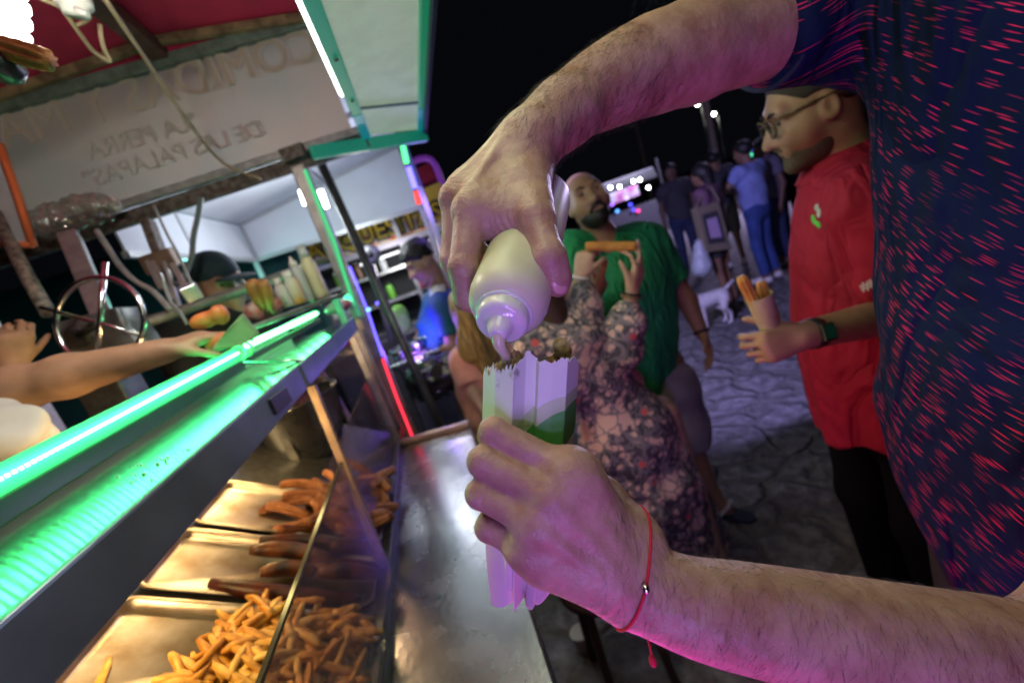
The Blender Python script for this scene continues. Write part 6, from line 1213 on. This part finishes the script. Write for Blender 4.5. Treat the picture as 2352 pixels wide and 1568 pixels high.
for z in (1.115, 1.395, 1.675):
    x = -.92; sh = {1.115: 'lowest', 1.395: 'middle', 1.675: 'top'}[z]; seen = {}
    while x < .42:
        i = random.randrange(7); r_ = random.uniform(.028, .05); h_ = random.uniform(.10, .20); b = np.array([x, 4.72 + random.uniform(-.05, .05), z]); c = mat(*cols[i], .3)
        if cn[i] not in seen:
            seen[cn[i]] = 1; t = thing('storage_jar', f'{cn[i]} jar on the {sh} shelf of the snack stall under yellow sign', 'jar', b, 'jars on the snack stall shelves')
            put('body', MB().lathe([(0, r_ * .95), (.05, r_), (.8, r_), (.95, r_ * .8), (1, r_ * .7)], b, b + (0, 0, h_), 14), c, t); put('lid', MB().lathe([(0, r_ * .8), (1, r_ * .78)], b + (0, 0, h_), b + (0, 0, h_ + .025), 14), (steel_dull, white_plastic, black_plastic)[k % 3], t); k += 1
        x += r_ * 2 + random.uniform(.02, .09)
lamp('table_violet', 'POINT', GY(945, 790, 2.72), (.25, .10, 1), 6, .04, sg)
# clutter in front of the snack stall: grill, green bag, dark tubs
gr = thing('waffle_iron', 'grey round waffle iron with a bracket between the stalls', 'waffle iron', GY(840, 700, 3.4))
put('plate', MB().lathe([(0, .05), (.1, .072), (.9, .072), (1, .03)], GY(850, 585, 3.45), GY(850, 585, 3.40), 20), steel_dull, gr); put('plate_hole', MB().lathe([(0, .022), (1, .022)], GY(850, 585, 3.398), GY(850, 585, 3.39), 14), black_plastic, gr); put('stand', MB().beam(GY(850, 600, 3.45), GY(905, 800, 3.45), .07, .05), mat('machine_dark', (.09, .09, .10), .4, .6), gr, .01)
blob('green_bag', [El(GY(918, 725, 3.0), (.055, .04, .07), k=.02), El(GY(926, 745, 3.0), (.05, .04, .05), k=.02)], .008, mat('lime_bag', (.20, .52, .06), .6), None, crump(4, .008), 'bright green bag hanging on the snack stall', 'bag')
tb_ = thing('work_table', 'small metal table with shiny pans in front of the jersey man', 'table', GY(985, 900, 2.75)); c = GY(955, 815, 2.75)
put('tabletop', MB().box((c[0] - .02, 2.85, c[2]), (.34, .45, .025)), steel, tb_, .005)
for dx in (-.15, .12):
    for dy in (-.18, .18): put('leg', MB().beam((c[0] + dx, 2.85 + dy, 0), (c[0] + dx, 2.85 + dy, c[2] - .012), .025), steel_dull, tb_)
for j, (px, py, rr) in enumerate(((915, 800, .05), (960, 795, .045), (985, 780, .03))):
    b = GY(px, py, 2.8 + .04 * j); b[2] = c[2] + .013; put('metal_pan', MB().lathe([(0, rr * .8), (.1, rr), (1, rr * 1.15), (.95, rr * 1.08), (.15, rr * .9)], b, b + (0, 0, .06), 18), steel, None, label=('larger shiny pan at the left of the metal work table', 'middle shiny pan on the metal work table', 'smallest shiny pan at the right of the metal work table')[j], cat='pan', group='pans on the work table')
blob('black_sack', [El(GY(985, 870, 2.5), (.12, .10, .12), k=.05), El(GY(1040, 850, 2.5), (.10, .08, .10), k=.05)], .012, mat('sack_black', (.02, .02, .024), .25, coat=.5), None, crump(9, .02), 'shiny black sack hanging below the metal work table', 'sack')
tp_ = put('tarpaulin', MB().grid(lambda u, v: (-4.2 + 3.3 * u, 4.3 + .06 * math.sin(14 * u + 2 * v), 2.5 * v), 40, 10), mat('tarp_teal', (.006, .05, .052), .8, var=.2, vscale=3), None, label='dark teal tarpaulin wall closing the back left', cat='tarpaulin')
tp_.modifiers.new('t', 'SOLIDIFY').thickness = .006
lamp('tarp_spill', 'POINT', (-1.35, 3.3, 1.95), (.25, 1, .8), 5, .1, can)
# far street lamps and market lights
lampm = glow('street_glow', (1, .93, .80), 60); cool = glow('market_glow', (.85, .93, 1), 40)
for px, py, lab in ((1602, 240, 'left of two tall street lamps glowing over the square'), (1640, 262, 'right of two tall street lamps glowing over the square')):
    p = GY(px, py, 22); t = thing('street_lamp', lab, 'street lamp', p * (1, 1, 0), 'tall street lamps'); put('pole', MB().tube([p * (1, 1, 0), p + (.2, 0, .1)], .04), steel_dark, t); put('lamp_head', MB().ell(p, (.08, .08, .065)), lampm, t)
lamp('square_light', 'POINT', GY(1620, 250, 11), (.66, .56, 1), 900, .4)
lamp('street_light', 'POINT', (7.5, 7.0, 4.6), (.60, .52, 1), 120, .3)
mk = thing('market_stall', 'far market stall with row of white bulbs and blue violet signs', 'market stall', GY(1450, 500, 14) * (1, 1, 0))
for px, py in ((1402, 431), (1423, 429), (1455, 417), (1470, 413), (1489, 431), (1541, 411)): put('bulb', MB().ell(GY(px, py, 14), (.045, .045, .045)), cool, mk)
for px, py, m_ in ((1406, 470, ('violet', (.35, .15, 1))), (1418, 485, ('blue', (.1, .35, 1))), (1448, 470, ('deep_blue', (.08, .08, 1))), (1455, 482, ('deep_blue', (.08, .08, 1))), (1466, 484, ('pink', (1, .06, .35))), (1440, 455, ('lilac', (.6, .45, 1)))): put('sign_light', MB().ell(GY(px, py, 13.5), (.06, .06, .05)), glow('sign_' + m_[0], m_[1], 2.6), mk)
put('counter', MB().box(GY(1450, 520, 14) * (1, 1, 0) + (0, 0, .5), (3.2, .8, 1.0)), mat('far_counter', (.05, .05, .06), .7), mk)
put('canopy', MB().slab([GY(1385, 425, 14.3), GY(1500, 385, 14.3), GY(1510, 405, 14.9), GY(1395, 445, 14.9)], .04), mat('far_canopy', (.35, .35, .38), .8), mk)
put('stock', MB().box(GY(1430, 448, 14.2), (1.0, .3, .35)), mat('far_stock', (.6, .6, .62), .7, col2=(.5, .1, .3), vscale=6), mk)
for x in (-1.4, 1.4): put('post', MB().beam(GY(1450, 520, 14) * (1, 1, 0) + (x, 0, 0), GY(1450, 520, 14) * (1, 1, 0) + (x, 0, 2.2), .06), steel_dark, mk)
fl2 = thing('party_light', 'small blue and green light above the man in pale blue shirt', 'light', GY(1722, 345, 9)); put('blue_bulb', MB().ell(GY(1720, 342, 9), (.07, .07, .09)), glow('sign_deep_blue', (0, 0, 1), 1), fl2); put('green_bulb', MB().ell(GY(1723, 356, 9), (.05, .05, .05)), glow('sign_green', (.1, .9, .5), 1.6), fl2)
def palm(px, py, h, lab):
    b = GZ(px, py, 0); t = thing('palm_tree', lab, 'palm tree', b, 'palm trees in the dark'); g_ = random.Random(px)
    pts = [b + np.array([.25 * math.sin(2.2 * k / 9), .1 * k / 9, h * k / 9]) for k in range(10)]
    put('trunk', MB().tube(pts, np.linspace(.15, .10, 10), 10), mat('palm_bark', (.12, .10, .08), .9, col2=(.05, .045, .04), vscale=10, stretch=(1, 1, 6), bump=.4), t); mb = MB()
    for i in range(16):
        a = i * 2 * PI / 16 + g_.uniform(-.2, .2); el = g_.uniform(-.2, .9); L = g_.uniform(1.6, 2.2); d = np.array([math.cos(a), math.sin(a), 0]); s_ = np.array([-d[1], d[0], 0]); q = [pts[-1] + d * L * k / 9 + np.array([0, 0, L * (el * k / 9 - .9 * (k / 9) ** 2)]) for k in range(10)]
        mb.tube(q, np.linspace(.02, .004, 10), 4)
        for k in range(1, 10):
            for sd in (-1, 1):
                ll = .45 * math.sin(PI * (k + 1) / 11) + .08; e = q[k] + s_ * sd * ll + d * ll * .5 - np.array([0, 0, ll * .5]); mb.add([q[k] - d * .02, q[k] + d * .03, e], [(0, 1, 2)])
    put('crown', mb, mat('palm_leaf', (.05, .08, .03), .7), t)
palm(1660, 450, 9, 'left palm trunk in the dark square behind the bare legged woman'); palm(1500, 470, 8, 'palm trunk in the dark to the right of the market stall lights'); palm(1800, 420, 10, 'palm trunk in the dark behind the red polo man\'s face')
# shadowed stool and cup at the foot of the counter
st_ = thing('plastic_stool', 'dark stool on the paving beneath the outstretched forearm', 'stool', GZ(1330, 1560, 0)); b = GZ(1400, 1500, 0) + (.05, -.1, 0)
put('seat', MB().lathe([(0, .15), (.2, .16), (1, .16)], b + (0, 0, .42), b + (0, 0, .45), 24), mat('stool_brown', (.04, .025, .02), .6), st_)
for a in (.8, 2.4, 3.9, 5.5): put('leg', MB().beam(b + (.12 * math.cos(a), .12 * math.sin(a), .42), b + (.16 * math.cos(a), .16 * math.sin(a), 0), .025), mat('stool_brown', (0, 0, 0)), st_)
c = GZ(1345, 1490, 0.0); put('paper_cup', MB().lathe([(0, .028), (.95, .038), (1, .040), (.98, .036)], c, c + (0, 0, .09), 18), mat('cup_white', (.6, .6, .52), .6), None, label='crushed white paper cup standing on the dark paving under the forearm', cat='cup')
